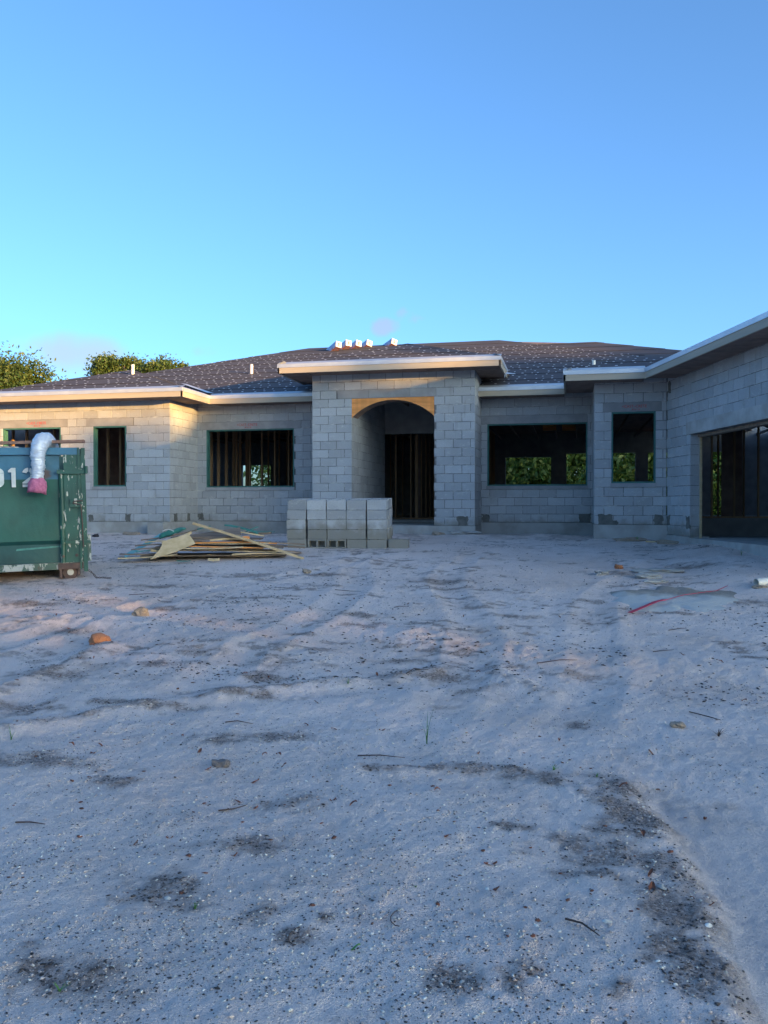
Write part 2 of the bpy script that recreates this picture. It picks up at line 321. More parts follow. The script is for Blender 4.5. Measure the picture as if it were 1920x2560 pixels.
def sand_mat():
    m, t, p, o = mat('sandy_ground'); g = G(t); P = g.pos()
    a = g.n('ShaderNodeAttribute', attribute_name='dirt').outputs['Fac']; wsh = g.n('ShaderNodeAttribute', attribute_name='wash').outputs['Fac']
    c = g.mix(g.ramp(g.noise(P, .8, 5), .35, .7), (.80, .69, .645), (.70, .58, .525))
    c = g.mix(g.ramp(g.noise(P, 4.5, 5), .5, .75, 0, .45), c, (.77, .70, .665))
    c = g.mix(g.math('MULTIPLY', wsh, .6), c, (.70, .60, .555))
    fine = g.noise(P, 45, 5, .7)
    d = g.math('MULTIPLY', a, g.ramp(fine, .28, .62, .35, 1.0))
    c = g.mix(d, c, g.mix(g.noise(P, 9, 3), (.13, .098, .085), (.20, .155, .13)))
    dark = g.ramp(g.n('ShaderNodeTexVoronoi', {'Vector': P, 'Scale': 95.0}).outputs['Distance'], .13, .24, 1, 0)
    dark = g.math('MULTIPLY', dark, g.ramp(g.noise(P, 11, 3), .38, .6, .45, 1.0))
    c = g.mix(g.math('MULTIPLY', dark, .6), c, (.13, .11, .10))
    lt = g.ramp(g.n('ShaderNodeTexVoronoi', {'Vector': g.scalev(P, (1.1, 1.2, 1)), 'Scale': 70.0}).outputs['Distance'], .12, .2, 1, 0)
    c = g.mix(g.math('MULTIPLY', g.math('MULTIPLY', lt, g.ramp(g.noise(P, 7, 3), .45, .6)), .8), c, (.70, .68, .65))
    c = g.mix(g.ramp(g.noise(P, 160, 2), .4, .7, 0, .25), c, (.36, .31, .29))
    g.col(p, c); p.inputs['Roughness'].default_value = 1; p.inputs['Specular IOR Level'].default_value = .15
    h = g.math('ADD', g.math('MULTIPLY', fine, 1.2), g.math('ADD', g.noise(P, 150, 3), g.math('MULTIPLY', g.noise(P, 14, 4), 2.2)))
    g.bump(p, h, .9, .016); return m
M_SAND = sand_mat()
add('ground', gm, M_SAND, kind='structure')

# scattered shells, chips and leaf crumbs: nobody could count them
def scatter(name, n, smin, smax, flat, material, y0, y1, label, seed, wgt=None):
    r = np.random.default_rng(seed)
    y = np.exp(r.uniform(math.log(y0), math.log(y1), n)); x = -.2*y+r.uniform(-1, 1, n)*(.5*y+.2)
    if wgt is not None:
        k = r.uniform(0, 1, n) < wgt(x, y); x, y = x[k], y[k]
    k = (channel(x, y) < .4) | (r.uniform(0, 1, len(x)) < .06); x, y = x[k], y[k]; n = len(x)
    z = gh(x, y); s = smin*(smax/smin)**(r.uniform(0, 1, n)**2.2)
    base = np.array([(1, 0, 0), (.3, .8, 0), (-.7, .6, 0), (-.9, -.4, 0), (.1, -.9, 0), (0, 0, 1), (0, 0, -1)], float)
    v = base[None]*(1+r.uniform(-.35, .35, (n, 7, 1)))
    a = r.uniform(0, 6.28, n); ca, sa = np.cos(a)[:, None], np.sin(a)[:, None]
    el = r.uniform(.5, 1, n)[:, None]
    X = v[:, :, 0]*ca-v[:, :, 1]*el*sa; Y = v[:, :, 0]*sa+v[:, :, 1]*el*ca; Z = v[:, :, 2]*flat
    tilt = r.uniform(-.5, .5, n)[:, None]; Z = Z+X*tilt*.6
    v = np.stack([X*s[:, None]+x[:, None], Y*s[:, None]+y[:, None], Z*s[:, None]+z[:, None]+(flat*.3*s)[:, None]], -1).reshape(-1, 3)
    F = np.array([(i, (i+1) % 5, 5) for i in range(5)]+[((i+1) % 5, i, 6) for i in range(5)])
    f = (F[None]+7*np.arange(n)[:, None, None]).reshape(-1, 3)
    return add(name, npmesh(name, v, f), material, kind='stuff', label=label, cat='debris')
M_CLODS = simple('sand_clod', (.52, .45, .425), (.40, .34, .32), 1, 40, var=.35)
scatter('sand_clods', 30000, .002, .011, .6, M_CLODS, 1.9, 14, 'small crumbs of caked sand strewn over the lot', 16, lambda x, y: .15+.85*sstep(.45, .62, fbm(x*2.9+3, y*2.9, 3)))
clump = lambda x, y: .25+.75*sstep(.42, .62, fbm(x*2.2, y*2.2, 3))
scatter('shell_grit', 34000, .0018, .011, .45, M_SHELL, 1.9, 13, 'white shell fragments strewn over the sand', 11, clump)
scatter('dark_grit', 70000, .0016, .0075, .4, M_CHIP, 1.9, 17, 'dark chips and grit strewn over the sand', 12, clump)
scatter('bark_crumbs', 8000, .008, .028, .3, M_CHIP, 6.5, 18.5, 'dark bark crumbs strewn across the middle of the lot', 13, lambda x, y: .2+.8*sstep(.45, .6, fbm(x*.9+5, y*.9, 3)))
dk = lambda x, y: dirt(x, y)**1.5
scatter('debris_litter', 48000, .003, .013, .4, M_CHIP, 1.9, 12, 'dark organic litter gathered in patches on the sand', 14, dk)
scatter('leaf_crumbs', 420, .009, .022, .18, M_DLEAF, 3, 14, 'reddish brown leaf crumbs strewn over the sand', 15)

# ------------------------------------------------------------------ house
CH, BL, TH = .2032, .4064, .19          # course height, block module, wall thickness
YL, YR, YP, YB = 19.4, 21.0, 19.6, 18.85
XL, XP0, XP1, XB = -9.84, -6.17, -2.21, .48
FL = 1.22; TOP = FL+16*CH
house = empty('house', (-5, 20.5, .95), 'unfinished single storey grey concrete block house with dark felt roof', 'house')
def frame(ox, oy, dx, dy):
    """local x along the wall, local y into the wall, z up"""
    return Matrix(((dx, -dy, 0, ox), (dy, dx, 0, oy), (0, 0, 1, 0), (0, 0, 0, 1)))
_bm = {}
def block_mesh(wd, ht=CH-.011, bm_=None):
    bm_ = bm_ or M_BLOCK; k = (round(wd, 2), bm_.name)
    if k not in _bm:
        b = MB(); e = .004; x, z = wd/2, ht/2; y0, y1 = 0, TH
        v = [(-x+e, y0, -z+e), (x-e, y0, -z+e), (x-e, y0, z-e), (-x+e, y0, z-e), (-x, e, -z), (x, e, -z), (x, e, z), (-x, e, z), (-x, y1, -z), (x, y1, -z), (x, y1, z), (-x, y1, z)]
        f = [(0, 1, 2, 3)]+[(4+i, 4+(i+1) % 4, (i+1) % 4, i) for i in range(4)]+[(8+i, 8+(i+1) % 4, 4+(i+1) % 4, 4+i) for i in range(4)]+[(11, 10, 9, 8)]
        m = b.add(v, f).mesh('block'); m.materials.append(bm_); _bm[k] = m
    return _bm[k]
def spans(a, b, cuts):
    r = [(a, b)]
    for c0, c1 in cuts:
        q = []
        for s, e in r:
            if c1 <= s or c0 >= e: q.append((s, e))
            else:
                if c0 > s: q.append((s, c0))
                if c1 < e: q.append((c1, e))
        r = q
    return [(s, e) for s, e in r if e-s > .03]
def wall(name, F, length, z0, rows, openings, single=True, off=0.0, lintels=()):
    """openings: (x0,x1,row0,row1); lintels: (x0,x1,row) precast beams that replace blocks"""
    bmat = M_BLOCKP if abs(z0-1.16) < .01 else M_BLOCKG if abs(z0-1.02) < .01 else M_BLOCK
    core = MB(); pieces = []; r_ = random.Random(len(name)*31+int(length*100))
    for r in range(rows):
        cuts = [(o[0], o[1]) for o in openings if o[2] <= r < o[3]]
        lc = [(l[0], l[1]) for l in lintels if l[2] == r]
        for s, e in spans(0, length, cuts):
            core.box(s+.009, e-.009, .009, TH-.009, z0+r*CH, z0+(r+1)*CH)
        for s, e in spans(0, length, cuts+lc):
            x = math.floor((s-off)/BL)*BL+off-(BL/2 if r % 2 else 0)
            while x < e:
                a, b = max(x, s), min(x+BL, e)
                if b-a > .06:
                    a2 = a if a == s else a+.006; b2 = b if b == e else b-.006
                    pieces.append((a2, b2, z0+r*CH))
                x += BL
    C = add(name, MB_world(core, F), M_MORTAR, house)
    if single:
        for a, b, z in pieces:
            j = r_.uniform(-.0018, .0018)
            add('block', block_mesh(b-a, CH-.011, bmat), None, C, F @ Matrix.Translation(((a+b)/2, j, z+CH/2)))
    else:
        v = []; f = []
        for a, b, z in pieces:
            me = block_mesh(b-a); n = len(v); T = F @ Matrix.Translation(((a+b)/2, r_.uniform(-.0018, .0018), z+CH/2))
            sx = (b-a)/max(round(b-a, 2), .01)
            v += [tuple(T @ Vector((p.co.x*sx, p.co.y, p.co.z))) for p in me.vertices]; f += [tuple(i+n for i in q.vertices) for q in me.polygons]
        m = bpy.data.meshes.new('blocks'); m.from_pydata(v, [], f); add('block', m, bmat, C, kind='stuff')
    for l in lintels:
        add('lintel', MB().box(l[0]+.004, l[1]-.004, -.002, TH-.002, z0+l[2]*CH+.004, z0+(l[2]+1)*CH-.003, F).mesh(), M_LINTEL, C)
    return C
def MB_world(mb, F):
    mb.v = [tuple(F @ Vector(q)) for q in mb.v]; return mb.mesh()
def window(F, x0, x1, za, zb, sill=True):
    b = MB(); t = .035
    b.box(x0+.001, x0+t, .012, .17, za, zb); b.box(x1-t, x1-.001, .012, .17, za, zb)
    b.box(x0+t, x1-t, .012, .17, zb-t, zb-.001); b.box(x0+t, x1-t, .012, .17, za+.001, za+t)
    add('window_buck', MB_world(b, F), M_BUCK, house)
    if sill: add('window_sill', rough(MB().box(x0-.02, x1+.015, -.022, .12, za-.085, za-.001, F).mesh(), .003, 9, x0), M_LINTEL, house)
def letters(txt, F, x, z, h, wsc=1.0, material=None, parent=None, y=-.006, name='lettering'):
    cu = bpy.data.curves.new('t', 'FONT'); cu.body = txt; cu.size = h; cu.extrude = .0012; cu.align_x = 'CENTER'
    o = bpy.data.objects.new('t', cu); S.collection.objects.link(o); bpy.context.view_layer.update()
    m = bpy.data.meshes.new_from_object(o.evaluated_get(bpy.context.evaluated_depsgraph_get())); bpy.data.objects.remove(o)
    m.materials.clear()
    T = F @ Matrix.Translation((x, y, z)) @ Matrix.Rotation(R(90), 4, 'X') @ Matrix.Diagonal((wsc, 1, 1, 1))
    return add(name, m, material or M_REDINK, parent or house, T)
SILL = FL+4*CH+.085; HEAD = FL+12*CH
# left wing
FLW = frame(-18.2, YL, 1, 0); o = 18.2
w1 = (-14.62+o, -12.91+o); w2 = (-11.98+o, -11.05+o)
LEFT = wall('left_wing_wall', FLW, XL+o, FL, 16, [(w1[0], w1[1], 4, 12), (w2[0], w2[1], 4, 12)], False, .05, [(w1[0]-.2, w1[1]+.2, 12), (w2[0]-.2, w2[1]+.2, 12)])
window(FLW, *w1, SILL, HEAD); window(FLW, *w2, SILL, HEAD)
FRW = frame(XL, YL+TH, 0, 1); wall('left_wing_return', FRW, YR-YL-TH, FL, 16, [], False, .1)
# recess between left wing and portico
FRL = frame(XL-TH, YR, 1, 0); q = -(XL-TH); w3 = (-9.59+q, -7.11+q)
RECL = wall('recess_wall', FRL, XP0+.1+q, FL, 16, [(w3[0], w3[1], 4, 12)], False, .12, [(w3[0]-.2, w3[1]+.2, 12)])
window(FRL, *w3, SILL, HEAD)
# entry portico, taller than the rest
FLP = 1.16
FP = frame(XP0, YP, 1, 0); A0, A1 = -5.18-XP0, -3.17-XP0
PORT = wall('portico_front', FP, XP1-XP0, FLP, 19, [(A0, A1, 0, 15)], True, .0, [(A0-.35, A0+.42, 15), (A0+.42, A0+1.43, 15), (A0+1.43, A1+.05, 15)])
FPR = frame(XP1, YP+TH, 0, 1); wall('portico_side', FPR, YR-YP-TH, FLP, 19, [], False, .0)
FPL = frame(XP0, YR, 0, -1); wall('portico_flank', FPL, YR-YP-TH, FLP, 19, [], False, .0)
# entry side walls
FE = frame(-5.18, YP+TH, 0, 1); wall('entry_side_wall', FE, 23.3-YP-TH, FLP, 19, [], False, .1)
FE2 = frame(-3.17, 23.3, 0, -1); wall('entry_flank_wall', FE2, 23.3-YP-TH, FLP, 19, [], False, .1)
add('door_header', MB().box(-5.37, -2.98, 23.31, 23.5, 3.66, TOP+.5).mesh(), M_LINTEL, house)
# right recess
FRR = frame(XP1-TH, YR, 1, 0); q = -(XP1-TH); w4 = (-2.06+q, .37+q)
RECR = wall('right_recess_wall', FRR, XB+.1+q, FL, 16, [(w4[0], w4[1], 4, 12)], False, .2, [(w4[0]-.15, w4[1], 12)])
window(FRR, *w4, SILL, HEAD)
# bump-out beside the garage
GD = (.25973, -.96568); GN = (.96568, .25973)       # along the garage wall, into the garage
CX = 1.975
FB = frame(XB, YB, 1, 0); w5 = (.835-XB, 1.755-XB)
BUMP = wall('bump_out_wall', FB, CX-XB-.002, FL, 16, [(w5[0], w5[1], 4, 12)], True, .0, [(w5[0]-.18, w5[1]+.12, 12)])
window(FB, *w5, SILL, HEAD)
FBL = frame(XB, YR, 0, -1); wall('bump_out_side', FBL, YR-YB-TH, FL, 16, [], False, .0)
# garage, turned about fifteen degrees to the house front
FG = frame(CX, YB, *GD); GF = .99; GR = 17
g0, g1 = 1.24, 6.2
GAR = wall('garage_wall', FG, 6.75, GF+.03, GR, [(g0, g1, 0, 10)], True, .05)
add('garage_header', MB().box(g0-.2, g1+.2, -.004, TH+.004, GF+.03+10*CH+.0045, GF+.03+11*CH+.05, FG).mesh(), M_CONC, house)
add('garage_door_jamb', MB().box(g0+.002, g0+.035, TH, TH+.04, GF, GF+10*CH+.02, FG).mesh(), M_PINE, house)
add('garage_door_head', MB().box(g0+.05, g1, TH-.055, TH+.09, GF+10*CH-.03, GF+10*CH+.025, FG).mesh(), M_GREYW, house)
gb = MB()
gb.box(6.56, 6.75, TH, 3.9, GF+.002, 4.6, FG).box(6.56, 6.75, 3.93, 7.2, GF+.002, 4.6, FG).box(-2.5, 6.56, 7.01, 7.2, GF+.002, 4.6, FG)
add('garage_far_walls', gb.mesh(), M_LINTEL, house)
# foundations and slabs
def slab(name, F, x0, x1, y0, y1, z0, z1, m=M_CONC, seed=1, amp=.006):
    b = MB(); nx = max(2, int((x1-x0)/.2))
    for i in range(nx): pass
    me = MB().box(x0, x1, y0, y1, z0, z1, F).mesh()
    return add(name, me, m, house)
slab('foundation', FLW, 0, XL+o+.01, -.012, .5, .4, FL-.004)
slab('foundation', FRW, -.6, YR-YL, -.012, .4, .41, FL-.005)
slab('foundation', FRL, -.1, XP0+.1+9.84+TH, -.012, .4, .42, FL-.006)
slab('foundation', FP, -.012, XP1-XP0+.012, -.015, 1.6, .4, FLP-.004)
slab('foundation', FRR, 0, XB+.1+2.4, -.012, .4, .42, FL-.007)
slab('foundation', FB, -.012, CX-XB+.1, -.012, .4, .4, FL-.004)
slab('garage_slab', FG, .2, 6.74, -.02, 7.3, .2, GF)
slab('garage_foundation', FG, -.02, g0+.0, -.012, .4, .35, GF+.026)
add('entry_floor', MB().box(-5.18, -3.17, YP+.12, 23.4, .5, FLP-.002).mesh(), M_CONC, house)
add('floor_slab', MB().box(-18, 12, 23.4, 36.2, .5, FL).box(-18, -5.37, YR+.4, 23.398, .5, FL-.002).box(-2.98, 12, YR+.4, 23.398, .5, FL-.002).box(-18, XL-.4, YL+.5, YR+.39, .5, FL-.004).box(XB+.2, 2.2, YB+.4, YR+.39, .5, FL-.004).mesh(), M_CONC, house)
# patched clean-out openings at the foot of the walls
def patch(F, x0, x1, z0, z1, seed, depth=.004):
    r = random.Random(seed); p = []
    for (ax, az), (bx, bz) in zip([(x0, z0), (x1, z0), (x1, z1), (x0, z1)], [(x1, z0), (x1, z1), (x0, z1), (x0, z0)]):
        for t in (0, .25, .5, .75): p.append((ax+(bx-ax)*t+r.uniform(-1, 1)*.022, az+(bz-az)*t+r.uniform(-1, 1)*.018))
    add('clean_out_patch', MB().prism(p, -depth, .01, F).mesh(), M_STAIN, house)
for x0, x1, z1, s in ((-12.10+18.2, -11.98+18.2, 1.4, 1), (-11.07+18.2, -10.93+18.2, 1.42, 2)): patch(FLW, x0, x1, FL+.01, z1, s)
for x0, x1, s in ((.02, .20, 3), (.78, .95, 4)): patch(FRW, x0, x1, FL+.01, FL+CH*1.02, s)
patch(FRL, .2, .36, FL+.02, FL+CH, 5); patch(FRR, .22, .40, FL+.0, FL+.19, 6); patch(FRR, 2.58, 2.86, FL+.0, FL+CH*1.05, 7)
patch(FB, .09, .40, FL-.03, FL+CH*1.08, 8, .006); patch(FB, .38, .50, FL-.02, FL+.08, 9); patch(FB, 1.24, 1.42, FL+.0, FL+CH*1.05, 10)
patch(FG, .04, .2, FL-.0, FL+CH*1.02, 11); patch(FG, 1.05, 1.24, FL-.05, FL+CH*.95, 12); patch(FP, 3.55, 3.8, FLP-.05, FLP+.22, 14)
patch(FG, .09, .23, 4.02, 4.26, 13)
# red stencilled maker's marks on the precast lintels
for F, x in ((FLW, -13.62+18.2), (FRL, -8.42+9.84+TH), (FB, 1.31-XB)):
    hh = .095 if F is not FB else .085
    letters('<CAST\u2013CRETE', F, x, HEAD+.085, hh, .95); letters('8F16\u20131B', F, x+.03, HEAD+.03, hh*.55, 1.0)
# arched plywood form in the entry
ac = (A0+A1)/2; hw = (A1-A0)/2; zt = FLP+15*CH; zs = FLP+15*CH-.44; zc = FLP+15*CH-.055
hr = hw-.02; sg = zc-zs; RR = (hr*hr+sg*sg)/(2*sg); arc = [(ac+hr*(1-i/14), zs+math.sqrt(max(RR*RR-(hr*(1-i/14))**2, 0))-(RR-sg)) for i in range(29)]
b = MB()
for s0, s1 in zip(range(0, 28), range(1, 29)):
    (xa, za), (xb, zb) = arc[s0], arc[s1]
    b.prism([(xb, zb), (xa, za), (xa, zt-.003), (xb, zt-.003)], .008, .026, FP)
b.prism([(A0+.002, zs-.02), (A0+.02, zs-.02), (A0+.02, zt-.003), (A0+.002, zt-.003)], .008, .026, FP); b.prism([(A1-.02, zs-.02), (A1-.002, zs-.02), (A1-.002, zt-.003), (A1-.02, zt-.003)], .008, .026, FP)
arch = add('arch_form', b.mesh(), M_PLY, house)
b = MB(); b2 = [(x, z+.006) for x, z in arc]
for i in range(28):
    b.prism([arc[i], arc[i+1], b2[i+1], b2[i]][::-1], .027, .5, FP)
add('arch_soffit', b.mesh(), M_SOFF, arch)

# ---- roof: interpenetrating hips, dark felt with plastic-cap nails
PT = 1/3; EZ = 4.475; OV = .65
roof = add('roof', None, None, house, Matrix.Translation((-5, 26, 4.5)))
def clip(poly, a, lo, hi):
    """keep the part of poly with lo <= dot(a,p) <= hi"""
    for s, L in ((1, lo), (-1, -hi)):
        out = []
        for i in range(len(poly)):
            p, q = poly[i], poly[(i+1) % len(poly)]; dp, dq = s*a.dot(p)-L, s*a.dot(q)-L
            if dp >= 0: out.append(p)
            if dp*dq < 0: out.append(p.lerp(q, dp/(dp-dq)))
        poly = out
        if len(poly) < 3: return []
    return poly
def inpoly(pt, poly, n):
    s = 0
    for i in range(len(poly)):
        c = (poly[(i+1) % len(poly)]-poly[i]).cross(pt-poly[i]).dot(n)
        if c < 0: return False
    return True
CAPS = []
def slope(pts, caps=True, width=.86, under=True, step=.30):
    P = [Vector(p) for p in pts]
    n = (P[1]-P[0]).cross(P[2]-P[0]).normalized()
    if n.z < 0: P.reverse(); n = -n
    add('sheathing', MB().add([p-n*.004 for p in P]+[p-n*.03 for p in P], [tuple(range(len(P))), tuple(reversed(range(len(P), 2*len(P))))]+[(i+len(P), (i+1) % len(P)+len(P), (i+1) % len(P), i) for i in range(len(P))]).mesh(), M_SOFF, roof)
    up = (Vector((0, 0, 1))-n*n.z).normalized(); al = up.cross(n).normalized()
    lo = min(up.dot(p) for p in P); hi = max(up.dot(p) for p in P); h = lo; k = 0
    while h < hi-.05:
        q = clip(P, up, h, min(h+width+.06, hi))
        if len(q) >= 3:
            top = [p+n*(.016-.011*min(1, (up.dot(p)-h)/width)) for p in q]; bot = [p+n*.001 for p in q]; m = len(q)
            fm = MB().add(top+bot, [tuple(range(m))]+[(i, i+m, (i+1) % m+m, (i+1) % m) for i in range(m)]).mesh(); fm.materials.append(M_FELT); fm.materials.append(M_FELTEDGE)
            for pg in fm.polygons[1:]: pg.material_index = 1  # strip edges coloured near black to draw the lap lines
            add('felt_strip', fm, None, roof)
        h += width; k += 1
    if not caps: return
    c = P[0]; h = lo+.1; row = 0
    amin = min(al.dot(p) for p in P); amax = max(al.dot(p) for p in P)
    o0 = n*n.dot(c)
    while h < hi:
        a = amin+(.15 if row % 2 else 0)
        st = step if row % 3 else step*.75
        while a < amax:
            p = o0+up*(h+rnd.uniform(-.03, .03))+al*(a+rnd.uniform(-.05, .05))
            ok = True
            for i in range(len(P)):
                if (P[(i+1) % len(P)]-P[i]).normalized().cross(p-P[i]).dot(n) < .04: ok = False; break
            if ok and rnd.random() > .07:
                r = rnd.uniform(.022, .031); base = p+n*.021; ring = [base+(al*math.cos(t)*1.15+up*math.sin(t))*r for t in (0, 1.047, 2.094, 3.142, 4.189, 5.236)]
                CAPS.append(ring)
            a += st
        h += .285; row += 1
def hipwing(x0, x1, yf, yb, ez, caps=True, front=True):
    """hip roof whose ridge runs back from the front"""
    hw = (x1-x0)/2; xm = (x0+x1)/2; za = ez+hw*PT
    slope([(x0, yf, ez), (x1, yf, ez), (xm, yf+hw, za)], caps)
    slope([(x1, yf, ez), (x1, yb, ez), (xm, yb, za), (xm, yf+hw, za)], caps)
    slope([(x0, yb, ez), (x0, yf, ez), (xm, yf+hw, za), (xm, yb, za)], False)
YE = YR-OV
RZ = lambda y: EZ+(y-YE)*PT
y1, y2 = 28.5, 27.15
slope([(-17.25, YE, EZ), (7.5, YE, EZ), (.7, y2, RZ(y2)), (-1.05, y2, RZ(y2)), (-2.4, y1, RZ(y1)), (-9.1, y1, RZ(y1))])
slope([(-17.25, 2*y1-YE, EZ), (-17.25, YE, EZ), (-9.1, y1, RZ(y1))], False)
slope([(7.5, 2*y1-YE, EZ), (-17.25, 2*y1-YE, EZ), (-9.1, y1, RZ(y1)), (-2.4, y1, RZ(y1))], False)
slope([(7.5, YE, EZ), (8.5, 2*y1-YE, EZ-.1), (.7, y2, RZ(y2)-.01)], False)
slope([(7.5, 2*y1-YE, EZ), (-2.4, y1, RZ(y1)-.01), (-1.05, y2, RZ(y2)-.01), (.7, y2, RZ(y2)-.01)], False)
hipwing(-15.2, XL+OV, YL-OV, 28, EZ)
hipwing(XP0-OV, XP1+OV, YP-OV, 25.5, EZ+.5)
hipwing(XB-OV, XB-OV+3.4, YB-OV, 23, EZ)
gp = lambda t, d, z: (CX+GD[0]*t+GN[0]*d, YB+GD[1]*t+GN[1]*d, z)
gw = 8.0; ge = 7.6
slope([gp(-6, -OV, EZ), gp(ge, -OV, EZ), gp(ge-gw/2-.3, gw/2, EZ+(gw/2+OV)*PT), gp(-6, gw/2, EZ+(gw/2+OV)*PT)], False)
slope([gp(ge, -OV, EZ), gp(ge, gw+OV, EZ), gp(ge-gw/2-.3, gw/2, EZ+(gw/2+OV)*PT)], False)
slope([gp(ge, gw+OV, EZ), gp(-6, gw+OV, EZ), gp(-6, gw/2, EZ+(gw/2+OV)*PT), gp(ge-gw/2-.3, gw/2, EZ+(gw/2+OV)*PT)], False)
cv = np.array([[tuple(p) for p in r] for r in CAPS]).reshape(-1, 3)
add('nail_caps', npmesh('nail_caps', cv, np.arange(len(cv)).reshape(-1, 6)), M_CAP, roof, kind='stuff')
# eaves: fascia board, metal drip edge, rafter tails
EN = [0]
def eave(pts, z=EZ, tails=True, inward=None, ends=(0, 0)):
    for (ax, ay), (bx, by) in zip(pts[:-1], pts[1:]):
        L = math.hypot(bx-ax, by-ay); F = frame(ax, ay, (bx-ax)/L, (by-ay)/L)
        add('fascia_board', MB().box(.0, L, .0, .035, z-.205, z-.06, F).mesh(), M_FASCIA, house)
        d = MB().box(-.012, L+.012, -.014, -.002, z-.075, z+.012, F); d.add([tuple(F @ Vector(q)) for q in ((-.012, -.014, z+.012), (L+.012, -.014, z+.012), (L+.012, .16, z+.012+.174*PT+.012), (-.012, .16, z+.012+.174*PT+.012))], [(0, 1, 2, 3)])
        add('drip_edge', d.mesh(), M_DRIP, house)
        if tails:
            EN[0] += 1; n = max(1, round(L/.61)); st = L/n; dz = .0025*(EN[0] % 5)
            for i in range(n):
                jz = rnd.uniform(0, .004)
                add('soffit_board', MB().box(i*st+.004, (i+1)*st-.004, .036, OV-.002, z-.197+dz+jz, z-.180+dz+jz, F).mesh(), M_SOFF, house)
eave([(-15.2, YL-OV), (XL+OV, YL-OV)]); eave([(XL+OV, YL-OV), (XL+OV, YE)]); eave([(XL+OV, YE), (XP0, YE)])
eave([(XP0-OV, YP-OV), (XP1+OV, YP-OV)], EZ+.5); eave([(XP1+OV, YP-OV), (XP1+OV, YE+.6)], EZ+.5); eave([(XP0-OV, YE+.6), (XP0-OV, YP-OV)], EZ+.5)
eave([(XP1, YE), (XB-OV-.004, YE)]); eave([(XB-OV, YE), (XB-OV, YB-OV)])
# inner corner of bump-out and garage eaves
ex = CX-OV*GN[0]; ey = YB-OV*GN[1]; s_ = (YB-OV-ey)/GD[1]; EX = ex+GD[0]*s_
eave([(XB-OV, YB-OV), (EX, YB-OV)]); eave([(EX, YB-OV), gp(ge, -OV, 0)[:2]])
# bright metal valley flashing left of the portico
VF = MB()
va = Vector((XL+OV+.02, YE+.05, EZ+.05)); vd = Vector((-1, 1, PT)).normalized()
VF.add([va+vd*.1+Vector((-.06, -.06, .03)), va+vd*.1+Vector((.10, .04, .02)), va+vd*2.3+Vector((.10, .04, .02)), va+vd*2.3+Vector((-.03, -.03, .03))], [(0, 1, 2, 3)])
add('valley_flashing', VF.mesh(), M_DRIP, roof)
def vent(x, y, h, wing):
    z = {'L': EZ+(y-(YL-OV))*PT, 'M': RZ(y)}[wing]
    add('vent_pipe', MB().tube([(x, y, z-.1), (x, y, z+h)], .045, 12).mesh(smooth=False), M_PVC, roof)
vent(-11.75, 21.0, .27, 'L'); vent(-9.3, 23.55, .28, 'M'); vent(.55, 22.45, .22, 'M')
add('flashing_scrap', MB().add([(-1.58, 20.25, 4.78), (-1.30, 20.45, 4.80), (-1.55, 20.5, 4.86), (-1.57, 20.2, 4.66)], [(0, 1, 2), (0, 2, 3)]).mesh(), M_DRIP, roof)

# ---- inside: studs, ceiling chords, rear and side walls
rb = MB()
def solid_wall(y, x0, x1, z0, z1, ops):
    xs = sorted({x0, x1, *[q for o_ in ops for q in o_[:2]]})
    for a, c in zip(xs[:-1], xs[1:]):
        op = [o_ for o_ in ops if o_[0] <= a and c <= o_[1]]
        if not op: rb.box(a, c, y, y+.19, z0, z1)
        else:
            if op[0][2] > z0: rb.box(a, c, y, y+.19, z0, op[0][2])
            rb.box(a, c, y, y+.19, op[0][3], z1)
solid_wall(36.0, -17.2, 9.4, .6, 5.2, [(-14.7, -13.3, 2.2, 3.45), (-2.75, -.85, 1.3, 3.66), (-.22, 2.55, 1.22, 3.8), (3.05, 4.3, 1.22, 3.8), (5.55, 6.1, 1.0, 3.8)])
rb.box(-18.2, -18.0, YL+.2, 36, .6, 4.6); rb.box(-18.2, -17.2, 35.9, 36.1, .6, 5.2)
rb.box(9.4, 9.6, 20, 36.2, .6, 5.0); add('rear_wall', rb.mesh(), M_LINTEL, house)
ceil = MB()
for i in range(34): ceil.box(-17+i*.78, -17+i*.78+.04, 21.1, 36, 4.42, 4.51)
add('ceiling_chords', ceil.mesh(), M_SOFF, house)
def studs(x0, y0, x1, y1, sp=.406, z0=FL, z1=4.4, skip=()):
    L = math.hypot(x1-x0, y1-y0); F = frame(x0, y0, (x1-x0)/L, (y1-y0)/L); n = int(L/sp)+1
    p = add('stud_wall', MB().box(0, L, 0, .089, z0, z0+.038, F).box(0, L, 0, .089, z1-.038, z1, F).mesh(), M_STUD, house)
    for i in range(n):
        if i in skip: continue
        x = min(i*sp+rnd.uniform(-.03, .03), L-.04)
        add('stud', MB().box(x, x+.038, .002, .087, z0+.038, z1-.038, F).mesh(), M_STUD, p)
studs(-17.5, 20.4, -10.4, 20.4, skip=(3, 4, 8)); studs(-9.9, 23.8, -5.5, 23.8, skip=(5,)); studs(-9.9, 26.5, -6.0, 26.5)
studs(-10.2, 20.0, -10.2, 26.0, sp=.55); studs(-5.3, 25.2, -3.0, 25.2, sp=.5, skip=(2,)); studs(-4.6, 25.3, -4.6, 33, sp=.8); studs(-12, 30, -6, 30, sp=.5)
studs(.9, 21.4, 4.6, 21.4, sp=.62, skip=(1, 3)); studs(-2.9, 23.5, -2.9, 33, sp=.7)
studs(2.6, 20.4, 9.2, 20.4, z0=1.35, sp=.5)
add('stub_wall', MB().box(2.45, 9.3, 20.38, 20.57, .9, 1.345).mesh(), M_LINTEL, house)
for x0, x1 in ((3.35, 3.8), (4.5, 9.2)): add('plywood_sheathing', MB().box(x0, x1, 20.52, 20.54, 1.36, 4.4).mesh(), M_SOFF, house)
